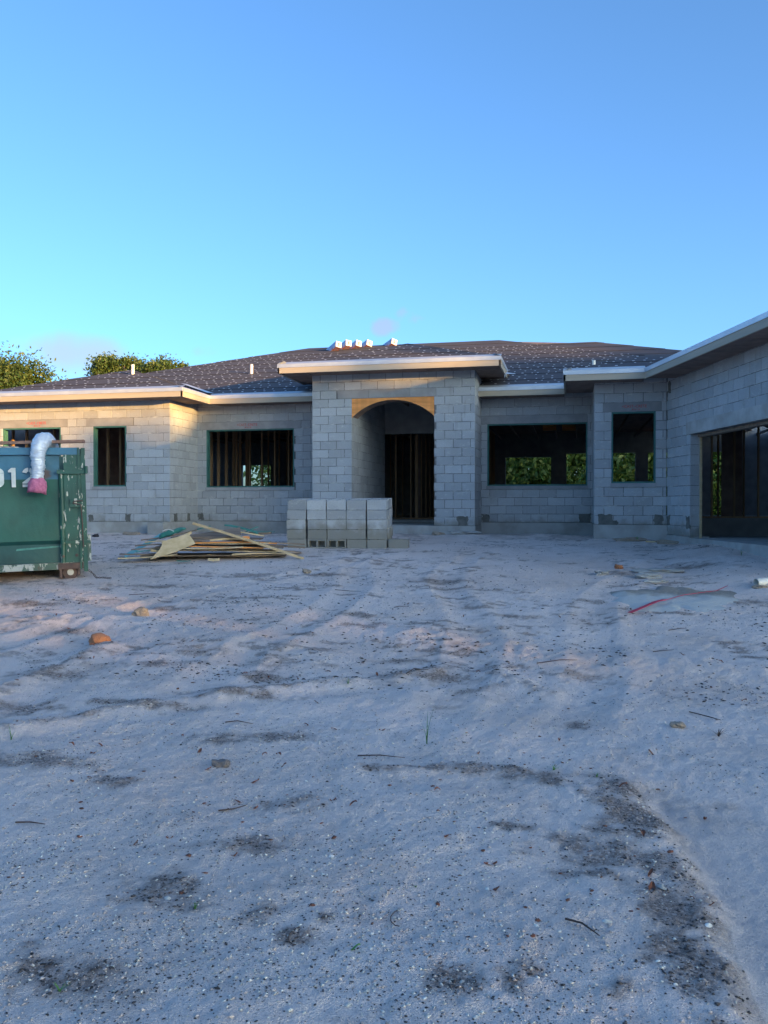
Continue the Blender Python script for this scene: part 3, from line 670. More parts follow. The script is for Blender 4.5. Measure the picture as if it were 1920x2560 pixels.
add('interior_partition', MB().box(-4.75, -4.65, 26, 35.9, FL+.001, 4.4).mesh(), M_SOFF, house); add('interior_partition', MB().box(-17.9, -13.2, 25, 25.1, FL+.001, 4.4).mesh(), M_SOFF, house)
add('leaning_sheet', MB().box(-.01, .01, 0, 1.1, 0, 1.3, Matrix.Translation((-2.35, 22.6, FL)) @ Matrix.Rotation(R(-22), 4, 'Y')).mesh(), M_CLAY, house)
for i, (x, y) in enumerate(((-.9, 27), (-.3, 27.2), (.5, 27.1))):
    add('insulation_batt', MB().box(x, x+.42, y, y+.12, 4.0, 4.45).mesh(), M_PLY, house)

# ------------------------------------------------------------------ shingle bundles on the ridge
def bundle_mat():
    m, t, p, o = mat('shingle_wrapper'); g = G(t); P = g.obj(); s = g.n('ShaderNodeSeparateXYZ', {0: P}).outputs
    c = g.mix(g.ramp(s[2], -.02, .0), (.55, .16, .14), (.20, .33, .55)); c = g.mix(g.ramp(g.noise(P, 9, 3), .4, .6, 0, .6), c, (.45, .55, .70))
    g.col(p, c); p.inputs['Roughness'].default_value = .4; return m
M_BUN = bundle_mat(); M_MARK = simple('dark_print', (.05, .05, .06), rgh=.7)
bun_me = MB().box(-.12, .12, -.45, .45, -.12, .12).mesh('bundle'); end_me = MB().box(-.118, .118, -.462, -.451, -.118, .118).mesh('end')
mk = MB(); mk.prism([(.04*math.cos(a*.5236), .07*math.sin(a*.5236)) for a in range(12)], -.468, -.463); mk_me = mk.mesh('mark')
sl_me = MB().prism([(.012*math.cos(a*.5236), .04*math.sin(a*.5236)) for a in range(12)], -.472, -.469).mesh('slot')
for x, y, ro, lab in ((-7.95, 27.65, 9, 'shingle bundle with white end at the open end of the row on the ridge'), (-7.66, 27.88, 6, 'second shingle bundle from the open end of the row on the ridge'), (-7.37, 28.1, 12, 'third shingle bundle from the open end of the row on the ridge'), (-7.06, 28.35, 15, 'last shingle bundle of the row on the ridge, half over the far side'), (-6.2, 28.4, 16, 'single shingle bundle standing apart on the ridge')):
    z = RZ(min(y, 28.5))+(.06 if ro < 10 else .01 if ro < 14 else -.03)
    M_ = Matrix.Translation((x, y, z)) @ Matrix.Rotation(R(41), 4, 'Z') @ Matrix.Rotation(R(ro), 4, 'Y') @ Matrix.Rotation(R(-13), 4, 'X') @ Matrix.Scale(.88, 4)
    e = add('shingle_bundle', None, None, None, M_, label=lab, cat='shingles', group='shingle bundles on the ridge')
    add('wrapper', bun_me, M_BUN, e, M_); add('end_label', end_me, M_WHITE, e, M_); add('printed_oval', mk_me, M_MARK, e, M_); add('printed_slot', sl_me, M_WHITE, e, M_)

# ------------------------------------------------------------------ stack of loose blocks
def hollow_block():
    """8x8x16 two-core block, cores vertical, base at z=0, centred in x, front at y=0"""
    w_, d_, h_ = .390, .190, .1885; xs = [-w_/2, -w_/2+.032, -.016, .016, w_/2-.032, w_/2]; ys = [0, .032, d_-.032, d_]
    b = MB(); idx = {}
    def vid(i, j, k):
        if (i, j, k) not in idx: idx[(i, j, k)] = len(b.v); b.v.append((xs[i], ys[j], h_ if k else 0))
        return idx[(i, j, k)]
    hole = lambda i, j: j == 1 and i in (1, 3)
    for i in range(5):
        for j in range(3):
            if hole(i, j):
                c = [(i, j), (i+1, j), (i+1, j+1), (i, j+1)]
                for a in range(4): b.f.append((vid(*c[a], 1), vid(*c[(a+1) % 4], 1), vid(*c[(a+1) % 4], 0), vid(*c[a], 0)))
            else:
                b.f.append((vid(i, j, 1), vid(i+1, j, 1), vid(i+1, j+1, 1), vid(i, j+1, 1))); b.f.append((vid(i, j+1, 0), vid(i+1, j+1, 0), vid(i+1, j, 0), vid(i, j, 0)))
    for i in range(5):
        b.f.append((vid(i, 0, 0), vid(i+1, 0, 0), vid(i+1, 0, 1), vid(i, 0, 1))); b.f.append((vid(i+1, 3, 0), vid(i, 3, 0), vid(i, 3, 1), vid(i+1, 3, 1)))
    for j in range(3):
        b.f.append((vid(0, j+1, 0), vid(0, j, 0), vid(0, j, 1), vid(0, j+1, 1))); b.f.append((vid(5, j, 0), vid(5, j+1, 0), vid(5, j+1, 1), vid(5, j, 1)))
    return b.mesh('hollow_block')
HB = hollow_block(); HB.materials.append(M_STACK)
sx, sy = -5.62, 16.22; sa = math.atan2(.13, 2.05); br = random.Random(5)
SZ = float(min(gh(np.array([sx+.3+i*.4*math.cos(sa)]), np.array([sy+.05*i]))[0] for i in range(5)))-.006
SF = Matrix.Translation((sx, sy, SZ)) @ Matrix.Rotation(sa, 4, 'Z') @ Matrix.Rotation(R(3.8), 4, 'X')
ORD = ['first', 'second', 'third', 'fourth', 'fifth', 'sixth']
LV = ['bottom', 'second', 'third', 'fourth', 'top']
def loose(M_, label): add('concrete_block', HB, None, None, M_, label=label, cat='block', group='loose blocks in the stack before the entry')
for c in range(5):
    jx = br.uniform(-.006, .006); extra = (0, .0, .006, .010, .0)[c]
    for k in range(5):
        for r_ in range(4):
            x = .2+c*.405+jx+br.uniform(-.008, .008)-(.022 if c == 0 and k < 4 else 0); y = r_*.199+br.uniform(-.006, .006)
            if c == 4: x += .01; 
            lay = k == 0 and c in (1, 2) and r_ == 0
            z = k*.1965
            M_ = SF @ Matrix.Translation((x, y, z)) @ Matrix.Rotation(R(br.uniform(-.7, .7)), 4, 'Z')
            if lay: M_ = SF @ Matrix.Translation((x, y, z)) @ Matrix.Translation((0, 0, .190)) @ Matrix.Rotation(R(-90), 4, 'X')
            col = ORD[4-c]
            if r_ == 0: lab = f'grey block, {LV[k]} layer of the {col} front column counted from the lone block' + (', cores showing' if lay else '')
            elif k == 4: lab = f'grey block with open cores on the stack\'s top layer, {ORD[r_]} row of the {col} column'
            elif c == 4: lab = f'grey block in the {ORD[r_]} row of the stack end beside the lone block, {LV[k]} layer'
            else: lab = 'grey block buried inside the stack of loose blocks'
            loose(M_, lab)
lone = SF @ Matrix.Translation((.2+5*.405+.03, .02, .0)) @ Matrix.Rotation(R(-2), 4, 'Z')
add('concrete_block', HB, None, None, lone, label='lone grey concrete block with open cores on the sand at the stack end', cat='block', group='loose blocks in the stack before the entry')

# ------------------------------------------------------------------ scrap wood pile
ca_, sa_ = math.cos(R(12.6)), math.sin(R(12.6))
PX, PY = -6.5, 14.55
PZ = float(gh(np.array([PX]), np.array([PY-.3]))[0])
def lp(a, b_, h, k_=1.06):                      # a to the right, b away, h above the sand
    a = a*k_; x, y = PX+a*ca_-b_*sa_, PY+a*sa_+b_*ca_
    return Vector((x, y, PZ+h*1.1+.02+.05*max(b_, -.2)))
def plank(label, a, b, wd, th, m, up=(0, 0, 1), sag=0, name='board', cat='board', grp='scrap boards in the wood pile'):
    p, q = lp(*a), lp(*b); c = (p+q)/2; mb = MB().bar(p-c, q-c, wd, th, up, 6, sag or (hash(label) % 7-3)*.008)
    return add(name, mb.mesh(), m, None, Matrix.Translation(c), label=label, cat=cat, group=grp)
PL = [
 ('long pale board leaning over the scrap pile down to the block stack', (-.35, -.02, .60), (1.60, -.30, .03), .09, .04, M_PINE),
 ('bowed pale board lying lowest on the sand at the pile tip', (-1.56, -.35, .04), (-.58, -.30, .10), .16, .018, M_PLY2),
 ('grey board with a chipped end above the bowed board', (-1.58, -.2, .10), (-.6, -.15, .13), .12, .02, M_GREYW),
 ('thin brown slat poking out of the pile end', (-1.42, -.08, .16), (-.4, 0, .18), .09, .02, M_GREYW),
 ('pale square batten under the curved plywood offcut', (-1.02, -.3, .165), (-.55, -.28, .175), .05, .045, M_PINE),
 ('dark plank in the pile end under the wrapped roll', (-1.38, .05, .215), (-.3, .1, .24), .14, .022, M_GREYW),
 ('narrow lath between the dark planks of the pile', (-1.2, .0, .28), (-.6, .05, .29), .05, .02, M_PINE),
 ('dark slanted plank on top of the pile end', (-1.32, .2, .30), (-.35, .3, .47), .12, .022, M_GREYW),
 ('wide grey board in the middle of the pile bottom', (-.35, -.1, .14), (.85, .1, .16), .2, .022, M_GREYW),
 ('long pale board, lower edge of the pile facing the sand', (-.5, -.28, .20), (.55, -.2, .22), .17, .02, M_PLY2),
 ('orange edged board across the pile middle', (-.45, -.12, .27), (1.1, .1, .25), .14, .022, M_PLY),
 ('pale stick half buried at the pile foot', (-.1, -.05, .07), (1.2, .1, .05), .1, .02, M_PINE),
 ('long dark board running from the pile towards the block stack', (.1, .25, .30), (1.55, .5, .20), .14, .022, M_GREYW),
 ('second dark board running towards the block stack, under the first', (.3, .3, .23), (1.55, .55, .14), .14, .022, M_GREYW),
 ('third dark board running towards the block stack, lowest of them', (.2, .2, .13), (1.5, .4, .07), .16, .022, M_GREYW),
 ('pale short board on the pile beside the small brown block', (-.05, -.05, .315), (.6, .05, .32), .1, .035, M_PINE),
 ('grey wide sheet propped behind the curved plywood offcut', (-.42, .0, .34), (.45, .15, .46), .30, .016, M_GREYW, (0, -.5, 1)),
 ('pale strip across the top of the pile under the long board', (-.1, .25, .47), (.85, .3, .36), .07, .02, M_PINE),
 ('grey scrap lumber end lying behind the teal scraps', (.55, .5, .40), (.95, .5, .40), .08, .04, M_GREYW),
 ('teal painted board under the long pale leaning board', (.12, .45, .54), (.72, .42, .40), .10, .03, M_TEAL),
 ('short teal lath crossing behind the teal painted board', (.45, .55, .40), (.70, .6, .50), .05, .02, M_TEAL),
 ('flat teal scrap on the far side of the pile', (.6, .6, .43), (1.0, .6, .41), .08, .012, M_TEAL),
 ('teal lath lying low under the pile end', (-1.3, -.22, .135), (-.75, -.2, .14), .06, .016, M_TEAL),
 ('teal slat sticking out above the curved plywood offcut', (-.45, .3, .44), (-.12, .35, .53), .07, .02, M_TEAL),
]
PL += [
 ('wide weathered sheet, bottom layer of the scrap pile', (-1.25, .15, .05), (1.25, .35, .05), .85, .018, M_GREYW),
 ('second weathered sheet stacked in the scrap pile', (-1.15, .2, .14), (1.1, .35, .10), .7, .018, M_PLY2),
 ('third weathered sheet stacked in the scrap pile', (-1.0, .15, .20), (1.2, .3, .17), .7, .018, M_GREYW),
 ('fourth weathered sheet stacked in the scrap pile', (-.9, .2, .27), (.95, .3, .25), .65, .018, M_PLY2),
 ('fifth weathered sheet near the top of the scrap pile', (-.75, .25, .35), (.8, .3, .31), .6, .018, M_GREYW),
 ('bowed orange lath sticking out between the stacked sheets', (-.6, -.2, .24), (.9, -.05, .19), .08, .02, M_PLY),
 ('pale lath end sticking out at the pile foot', (.35, -.18, .09), (1.25, -.05, .09), .09, .025, M_PINE),
]
for p in PL: plank(p[0], p[1], p[2], p[3], p[4], p[5], *(p[6:] or ()))
plank('small brown wood block set on the pile', (.52, -.08, .345), (.64, -.07, .345), .08, .08, M_PLY, name='wood_block', cat='wood block')
plank('small pale wood scrap on the sand before the pile', (.02, -.55, .03), (.20, -.54, .03), .06, .045, M_PLY2, name='wood_block', cat='wood block', grp=None)
# curved plywood offcut with its batten
off = [(-1.02, .02), (-.58, .13), (-.22, .26), (-.37, .42), (-.71, .31), (-.82, .295), (-.835, .22), (-.88, .15)]
c = lp(-.6, -.45, 0); T = Matrix.Translation(c) @ Matrix.Rotation(R(12.6), 4, 'Z') @ Matrix.Rotation(R(-18), 4, 'X')
add('plywood_offcut', MB().prism([((x+.6), z*1.25) for x, z in off], -.009, .009).mesh(), M_PLY2, None, T, label='pale plywood offcut with a curved notch leaning on the scrap pile', cat='plywood')
plank('pale batten along the top edge of the curved plywood offcut', (-.73, -.30, .325), (-.33, -.26, .465), .05, .045, M_PINE)
def ribbon(name, pts, wd, m, label, cat, th=.006):
    mb = MB()
    for p, q in zip(pts[:-1], pts[1:]): mb.bar(lp(*p), lp(*q), wd, th, (0, -.6, 1))
    return add(name, mb.mesh(), m, None, label=label, cat=cat)
ribbon('teal_strip', [(-1.62, .2, .02), (-1.3, .25, .20), (-1.0, .35, .38)], .13, simple('teal_film', (.22, .50, .48), (.15, .42, .42), .4, 8), 'thin teal film strip trailing off the pile end', 'strip')
add('wrapped_roll', rough(MB().tube([lp(-1.0+.07*i, .12, .36+.022*i) for i in range(8)], [.03, .045, .035, .045, .03, .04, .045, .02], 12).mesh(smooth=True), .035, 9, 3), M_TEAL, None, label='crumpled teal wrap rolled on top of the pile end', cat='wrap')
plank('teal scrap lying flat on the sand before the pile', (-.50, -.60, .012), (-.28, -.58, .012), .12, .01, M_TEAL, name='teal_scrap', cat='scrap', grp=None)
add('cable_tie', MB().tube([lp(-.92+.05*i, .1, .46+.03*math.sin(i*.8)) for i in range(5)], .009, 6).mesh(), M_WHITE, None, label='white tie curled on the teal wrap of the wood pile', cat='tie')

# ------------------------------------------------------------------ roll-off dumpster
def paint_mat(name, base, under, rust_lo=.64, chips=.6, stretch=(1, 1, .35), blue=False):
    m, t, p, o = mat(name); g = G(t); P = g.obj(); z = g.n('ShaderNodeSeparateXYZ', {0: P}).outputs[2]
    c = g.mix(g.ramp(g.noise(P, 1.7, 5), .35, .7), base, tuple(q*.62 for q in base))
    if blue:
        edge = g.math('ADD', z, g.math('MULTIPLY', g.noise(P, 6, 2), .01))
        c = g.mix(g.ramp(edge, 1.575, 1.59), c, g.mix(g.ramp(g.noise(P, 2.5, 4), .4, .7), (.04, .17, .27), (.03, .12, .18)))
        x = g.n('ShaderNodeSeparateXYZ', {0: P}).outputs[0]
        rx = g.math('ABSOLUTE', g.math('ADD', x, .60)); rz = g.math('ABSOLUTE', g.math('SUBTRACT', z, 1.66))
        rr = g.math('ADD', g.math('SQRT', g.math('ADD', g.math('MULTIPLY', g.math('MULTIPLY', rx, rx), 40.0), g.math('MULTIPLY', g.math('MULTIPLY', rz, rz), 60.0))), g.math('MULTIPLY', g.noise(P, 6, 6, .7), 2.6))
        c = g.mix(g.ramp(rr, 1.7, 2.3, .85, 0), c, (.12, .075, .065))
    ch = g.ramp(g.noise(g.scalev(P, stretch), 9, 7, .62), chips, chips+.03); c = g.mix(ch, c, under)
    c = g.mix(g.ramp(g.noise(P, 4, 7, .7), rust_lo, rust_lo+.08, 0, .8), c, (.10, .05, .03))
    g.col(p, c); p.inputs['Roughness'].default_value = .45; g.bump(p, g.noise(P, 7, 3), .25, .02); return m
M_DUMP = paint_mat('green_blue_paint', (.012, .105, .075), (.45, .45, .40), .72, .80, blue=True)
M_POST = paint_mat('chipped_green_paint', (.012, .09, .066), (.47, .47, .40), .72, .59, (1.6, 1.6, .5))
M_RAIL = paint_mat('worn_rail_paint', (.05, .10, .075), (.40, .40, .36), .6, .50)
M_DARKG = paint_mat('dark_green', (.012, .075, .07), (.3, .3, .28), .74, .85)
M_STEEL = simple('rusty_steel', (.13, .085, .07), (.07, .05, .045), .75, 9, .3)
DX, DY = -7.46, 11.90
DZ = float(gh(np.array([DX]), np.array([DY]))[0])-.01
DM = Matrix.Translation((DX, DY, DZ)) @ Matrix.Rotation(R(32.6), 4, 'Z') @ Matrix.Rotation(R(-1.4), 4, 'Y')
dump = add('dumpster', None, None, None, DM, label='dented green and blue steel roll-off dumpster with white stencilled number', cat='dumpster')
dp = lambda n, mb, m, par=None, sm=False: add(n, mb.mesh(smooth=sm), m, par or dump, DM)
LEN, WID = 5.6, 2.3
side = MB(); nx, nz = 40, 14
pv = []; pf = []
for i in range(nx+1):
    for k in range(nz+1):
        x = -LEN+(LEN-.36)*i/nx; z = .62+(1.95-.62)*k/nz
        dent = .018*math.sin(x*2.1+.5)*math.sin((z-.6)*2.3)+.008*math.sin(x*5.3)*math.sin(z*4)
        pv.append((x, .055-dent*math.sin(math.pi*k/nz), z))
for i in range(nx):
    for k in range(nz): a = i*(nz+1)+k; pf.append((a, a+nz+1, a+nz+2, a+1))
side.add(pv, pf); dp('side_panel', side, M_DUMP, sm=True)
dp('lower_side', MB().add([(-LEN, .055, .62), (-.36, .055, .62), (-.36, .10, .56), (-LEN, .10, .56), (-LEN, .10, .27), (-.36, .10, .27)], [(3, 2, 1, 0), (4, 5, 2, 3)]), M_DARKG)  # strip below the panel, set back and coloured a darker green
dp('bottom_rail', MB().box(-LEN, -.02, .0, .12, .165, .268), M_RAIL)
dp('top_rail', MB().box(-LEN, -.06, -.015, .12, 1.955, 2.065), M_DUMP)
dp('far_side', MB().box(-LEN, -.06, WID-.08, WID, .27, 2.05), M_DARKG); dp('front_wall', MB().box(-LEN-.06, -LEN, 0, WID, .17, 2.05), M_DARKG)
dp('tailgate', MB().box(-.058, .0, .13, WID, .17, 2.055), M_POST); dp('floor', MB().box(-LEN, -.06, .12, WID-.09, .2, .27), M_STEEL)
post = dp('corner_post', MB().box(-.30, -.04, -.005, .12, .27, 1.954), M_POST)
dp('post_channel', MB().tube([(-.335, .03, .27), (-.335, .03, 1.70)], .045, 10), M_POST, post)
dp('edge_bar', MB().box(-.092, -.066, -.03, -.006, .16, 2.066), M_POST, post)
dp('outer_plate', MB().box(-.04, .022, -.02, .13, .12, 2.06), M_POST, post)
dp('upper_hinge', MB().box(-.40, .05, -.055, .0, 1.655, 1.72).tube([(.03, -.055, 1.66), (.03, -.055, 1.77)], .028, 8), M_POST, post)
dp('latch_box', MB().box(-.215, .0, -.05, -.006, 1.13, 1.27), M_POST, post)
dp('latch_rod', MB().tube([(-.03, -.075, 1.235), (-.16, -.07, 1.225), (-.18, -.07, 1.20), (-.06, -.075, 1.17), (-.045, -.075, .9), (-.04, -.075, .5)], .009, 6), M_STEEL, post)
dp('lower_hinge', MB().box(-.37, .06, -.05, .0, .565, .61).tube([(-.34, -.055, .56), (-.34, -.055, .64)], .03, 8), M_POST, post)
dp('corner_bracket', MB().box(.022, .075, -.03, .1, .28, .70), M_RAIL, post)
dp('bolt', MB().tube([(-.335, -.03, .37), (-.335, -.045, .37)], .022, 8), M_STEEL, post); dp('bolt', MB().tube([(-.14, -.02, .38), (-.14, -.03, .38)], .025, 8), M_STEEL, post)
dp('rail_patch', MB().box(-.42, -.045, -.022, .0, .165, .262), M_STEEL)
dp('scratch_stripe', MB().add([(-1.02, .093, .475), (-1.01, .093, .505), (-.37, .093, .535), (-.37, .093, .51)], [(0, 3, 2, 1)]), simple('pale_green_scuff', (.10, .30, .25), (.06, .2, .17), .7, 20))
wh = dp('roller', MB().tube([(-.24, .04, .115), (-.24, .2, .115)], .115, 20), M_STEEL); dp('roller_hub', MB().tube([(-.24, .028, .115), (-.24, .045, .115)], .05, 14), M_RAIL, wh)
dp('roller_bracket', MB().box(-.40, -.36, .0, .2, .03, .165).box(-.13, -.10, .0, .2, .06, .165), M_STEEL)
# stencilled number
M_STEN = simple('white_stencil', (.68, .70, .66), (.52, .55, .52), .7, 6, var=.05)
def digit(polys, x):
    b = MB()
    for p in polys:
        q = [(x+.19+px*.92, 1.46+pz*.9) for px, pz in p]
        n = len(q); b.add([(a, .008, c) for a, c in q]+[(a, .018, c) for a, c in q], [tuple(range(n)), *[(i, (i+1) % n, (i+1) % n+n, i+n) for i in range(n)]])
    return dp('stencil_digit', b, M_STEN)
h = .33
def arcp(cx, cz, rx, rz, a0, a1, wd, n=12):
    o_ = [(cx+rx*math.cos(R(a0+(a1-a0)*i/n)), cz+rz*math.sin(R(a0+(a1-a0)*i/n))) for i in range(n+1)]
    i_ = [(cx+(rx-wd)*math.cos(R(a0+(a1-a0)*i/n)), cz+(rz-wd)*math.sin(R(a0+(a1-a0)*i/n))) for i in range(n+1)]
    return [[o_[i], o_[i+1], i_[i+1], i_[i]] for i in range(n)]
digit([[(.05, 0), (.115, 0), (.115, h), (.05, h), (.0, h-.045), (.0, h-.075), (.05, h-.075)]], -1.285)
digit([[(0, 0), (.19, 0), (.19, .045), (0, .045)], [(0, .06), (.075, .06), (.19, .17), (.19, .215), (.125, .215), (.125, .18), (0, .08)]]+arcp(.095, h-.105, .095, .105, 90, 165, .065)+arcp(.095, h-.105, .095, .105, 0, 75, .065), -1.085)
digit([[(.11, .07), (.18, .07), (.18, .24), (.11, .24)], [(0, .17), (.07, .17), (.07, .24), (0, .24)]]+arcp(.09, h-.09, .09, .09, 5, 82, .068)+arcp(.09, h-.09, .09, .09, 98, 175, .068)+arcp(.09, .09, .09, .09, 278, 355, .068)+arcp(.09, .09, .09, .09, 190, 262, .068)+[[(.02, .13), (.11, .13), (.11, .18), (.02, .18)]], -1.51)
# chain from the tailgate to the sand
ch = MB(); cp = [DM @ Vector((.03, -.03, .14+DZ*0)), DM @ Vector((.10, -.05, .07))]+[Vector((DX+.16+.05*i, DY+.0-.005*i, 0)) for i in range(7)]
for p in cp[2:]: p.z = float(gh(np.array([p.x]), np.array([p.y]))[0])+.014
path = []
for a, b_ in zip(cp[:-1], cp[1:]):
    for t in (0, .5): path.append(a.lerp(b_, t))
for i, (p, q) in enumerate(zip(path[:-1], path[1:])):
    d = (q-p).normalized(); up = Vector((0, 0, 1)) if i % 2 else Vector((0, -1, .2)); sd = d.cross(up).normalized(); L = (q-p).length*.72
    m_ = (p+q)/2; ring = [m_+d*L*math.cos(t*math.pi/4)+sd*.014*math.sin(t*math.pi/4) for t in range(9)]
    ch.tube(ring, .004, 5, False)
add('chain', ch.mesh(), M_STEEL, dump)
# things on the dumpster
def dpt(x, y, z): return DM @ Vector((x, y, z))
b = MB(); b.bar(dpt(-3.6, .5, 2.12), dpt(.02, .02, 2.165), .14, .045)
add('plank', b.mesh(), simple('brown_plank', (.30, .17, .12), (.20, .11, .08), .8, 5, stretch=(.5, 2, 2)), None, label='brown plank lying across the dumpster rim', cat='plank')
b = MB(); b.box(-2.4, -.95, .25, 1.2, 1.88, 2.10); add('foam_board', rough(b.mesh(), .02, 2, 4), M_WHITE, None, DM, label='white foam board sticking up inside the dumpster', cat='foam board')
# flexible insulated duct hung over the rim
dpts = []; rr = []
ctl = [(a_+.13, b_2, c_2) for a_, b_2, c_2 in [(-.56, .50, 1.96), (-.60, .36, 2.10), (-.66, .17, 2.185), (-.72, .0, 2.17), (-.765, -.10, 2.07), (-.785, -.125, 1.95), (-.79, -.12, 1.83), (-.79, -.115, 1.73), (-.80, -.12, 1.64), (-.81, -.125, 1.55)]]
rad = [.08, .10, .12, .125, .12, .105, .10, .092, .085, .085]
ts = np.linspace(0, len(ctl)-1, 90)
for t in ts:
    i = min(int(t), len(ctl)-2); f_ = t-i; p = [ctl[max(i-1, 0)], ctl[i], ctl[i+1], ctl[min(i+2, len(ctl)-1)]]
    cr = lambda a: .5*(2*p[1][a]+(p[2][a]-p[0][a])*f_+(2*p[0][a]-5*p[1][a]+4*p[2][a]-p[3][a])*f_*f_+(3*p[1][a]-p[0][a]-3*p[2][a]+p[3][a])*f_**3)
    dpts.append((cr(0), cr(1), cr(2))); rr.append(float(np.interp(t, range(len(rad)), rad))*(1+(.035*math.sin(t*17)+.03*math.sin(t*41+1))*(t > 3)))
duct = add('flexible_duct', None, None, None, DM, label='silver insulated flexible duct with pink end hanging over the dumpster rim', cat='duct')
dm = MB().tube(dpts, rr, 28, True).mesh(smooth=True); rough(dm, .012, 16, 2); rough(dm, .006, 45, 9)
m, t, p, o = mat('silver_foil'); g = G(t); g.col(p, g.mix(g.noise(g.obj(), 14, 3), (.80, .82, .85), (.66, .70, .76))); p.inputs['Metallic'].default_value = .35; p.inputs['Roughness'].default_value = .42
g.bump(p, g.noise(g.scalev(g.obj(), (6, 6, 26)), 2.2, 4, .6), .7, .02)
add('foil_sleeve', dm, m, duct, DM)
pk = [(a_+.12, b_2, c_2+.09) for a_, b_2, c_2 in [(-.80, -.125, 1.50), (-.802, -.13, 1.44), (-.805, -.135, 1.38), (-.81, -.14, 1.32), (-.812, -.14, 1.275), (-.812, -.14, 1.30), (-.812, -.14, 1.36)]]
pm = MB().tube(pk, [.085, .12, .135, .142, .138, .10, .085], 26, False).mesh(smooth=True); rough(pm, .030, 11, 5); rough(pm, .008, 55, 6)
add('pink_insulation', pm, simple('pink_fibre', (.62, .20, .30), (.45, .12, .22), 1, 22, bump=1), duct, DM)

# ------------------------------------------------------------------ small things on the sand
def zat(x, y): return float(gh(np.array([x]), np.array([y]))[0])
def ico(sub=2):
    import bmesh
    bm = bmesh.new(); bmesh.ops.create_icosphere(bm, subdivisions=sub, radius=1); m = bpy.data.meshes.new('rock'); bm.to_mesh(m); bm.free(); return m
def rock(name, x, y, sx_, sy_, sz_, material, label, cat, seed, sink=.3, rot=0, amp=.45, sub=3, flat=False):
    m = ico(sub); co = np.empty(len(m.vertices)*3, np.float32); m.vertices.foreach_get('co', co); co = co.reshape(-1, 3)
    k_ = 1+amp*1.5*(fbm(co[:, 0]*1.4+seed*3.7+co[:, 2], co[:, 1]*1.4-co[:, 2]*1.3, 3)-.5)*2; co *= np.clip(k_, .5, 1.5)[:, None]; co[:, 2] = np.clip(co[:, 2], -1, .75+.25*np.sin(seed+co[:, 0]*2)); m.vertices.foreach_set('co', co.ravel()); m.update()
    return add(name, m, material, None, Matrix.Translation((x, y, zat(x, y)+sz_*(1-sink)*.6)) @ Matrix.Rotation(rot, 4, 'Z') @ Matrix.Diagonal((sx_, sy_, sz_, 1)), label=label, cat=cat)
rock('rock', -5.05, 9.22, .085, .07, .08, M_ROCK, 'tan angular rock standing on the churned sand', 'rock', 1, rot=.5)
rock('clay_clod', -4.69, 7.71, .10, .085, .07, M_CLAY, 'orange crumbly clay clod on the sand ridge', 'clod', 2, amp=.3)
rock('brick_piece', -4.23, 13.16, .085, .06, .05, M_ROCK, 'brown broken brick on the sand before the block stack', 'brick', 3)
rock('brick_piece', .73, 13.95, .075, .05, .06, M_CLAY, 'orange broken brick on the sand before the bump-out window', 'brick', 4)
rock('stone', -2.01, 4.6, .05, .035, .03, simple('grey_stone', (.20, .17, .16), (.13, .11, .10), .9, 9), 'dark flat stone lying on the speckled sand', 'stone', 5)
rock('stone', .70, 5.92, .055, .035, .03, M_ROCK, 'small brown stone on the smooth sand', 'stone', 6)
for i, (x, y, a, b_, hh, lab) in enumerate(((1.35, 13.7, .34, .13, .04, 'broken grey concrete slab piece lying behind the pale spill'), (1.12, 13.1, .22, .10, .05, 'middle broken concrete piece behind the pale spill'), (1.18, 12.7, .20, .09, .035, 'flat concrete chunk touching the pale spill'), (.45, 13.25, .13, .07, .05, 'small concrete lump alone before the bump-out'))):
    rock('concrete_chunk', x, y, a, b_, hh, M_CONC, lab, 'concrete', 20+i, rot=.3*i, amp=.5)
# hardened concrete spill
sp_x, sp_y = 1.27, 11.25; n1, n2 = 64, 18; v = [(0, 0, 0)]; f = []
for j in range(1, n2+1):
    for i in range(n1):
        a = 2*math.pi*i/n1; rr_ = j/n2*(1+.22*math.sin(2*a+1)+.12*math.sin(5*a)+.08*math.sin(11*a+2)); v.append((.72*rr_*math.cos(a), 1.12*rr_*math.sin(a), 0))
vv = np.array(v); d_ = np.array([0]+[j/n2 for j in range(1, n2+1) for i in range(n1)])
back = sstep(.1, 1.0, vv[:, 1])
zz = gh(vv[:, 0]+sp_x, vv[:, 1]+sp_y); vv[:, 2] = zz-zat(sp_x, sp_y)+.026*(1-2*d_**4)+.035*back*np.exp(-((d_-.7)/.25)**2)+.02*(fbm(vv[:, 0]*9, vv[:, 1]*9, 3)-.5)
f = [(0, 1+i, 1+(i+1) % n1) for i in range(n1)]+[(1+(j-1)*n1+i, 1+j*n1+i, 1+j*n1+(i+1) % n1, 1+(j-1)*n1+(i+1) % n1) for j in range(1, n2) for i in range(n1)]
me = bpy.data.meshes.new('spill'); me.from_pydata([tuple(q) for q in vv], [], f); me.polygons.foreach_set('use_smooth', [True]*len(me.polygons))
m, t, p, o = mat('spilled_concrete'); g = G(t); P = g.obj(); yv = g.n('ShaderNodeSeparateXYZ', {0: P}).outputs[1]
c = g.mix(g.ramp(g.math('ADD', yv, g.math('MULTIPLY', g.noise(P, 4, 4), .7)), .35, .75), (.46, .46, .44), (.22, .20, .175)); g.col(p, g.mix(g.ramp(g.noise(P, 25, 4), .5, .7, 0, .5), c, (.36, .35, .32)))
p.inputs['Roughness'].default_value = .95; g.bump(p, g.noise(P, 40, 4), .6, .01)
add('concrete_spill', me, m, None, Matrix.Translation((sp_x, sp_y, zat(sp_x, sp_y)+.004)), label='pale hardened concrete spill spread on the sand', cat='concrete')
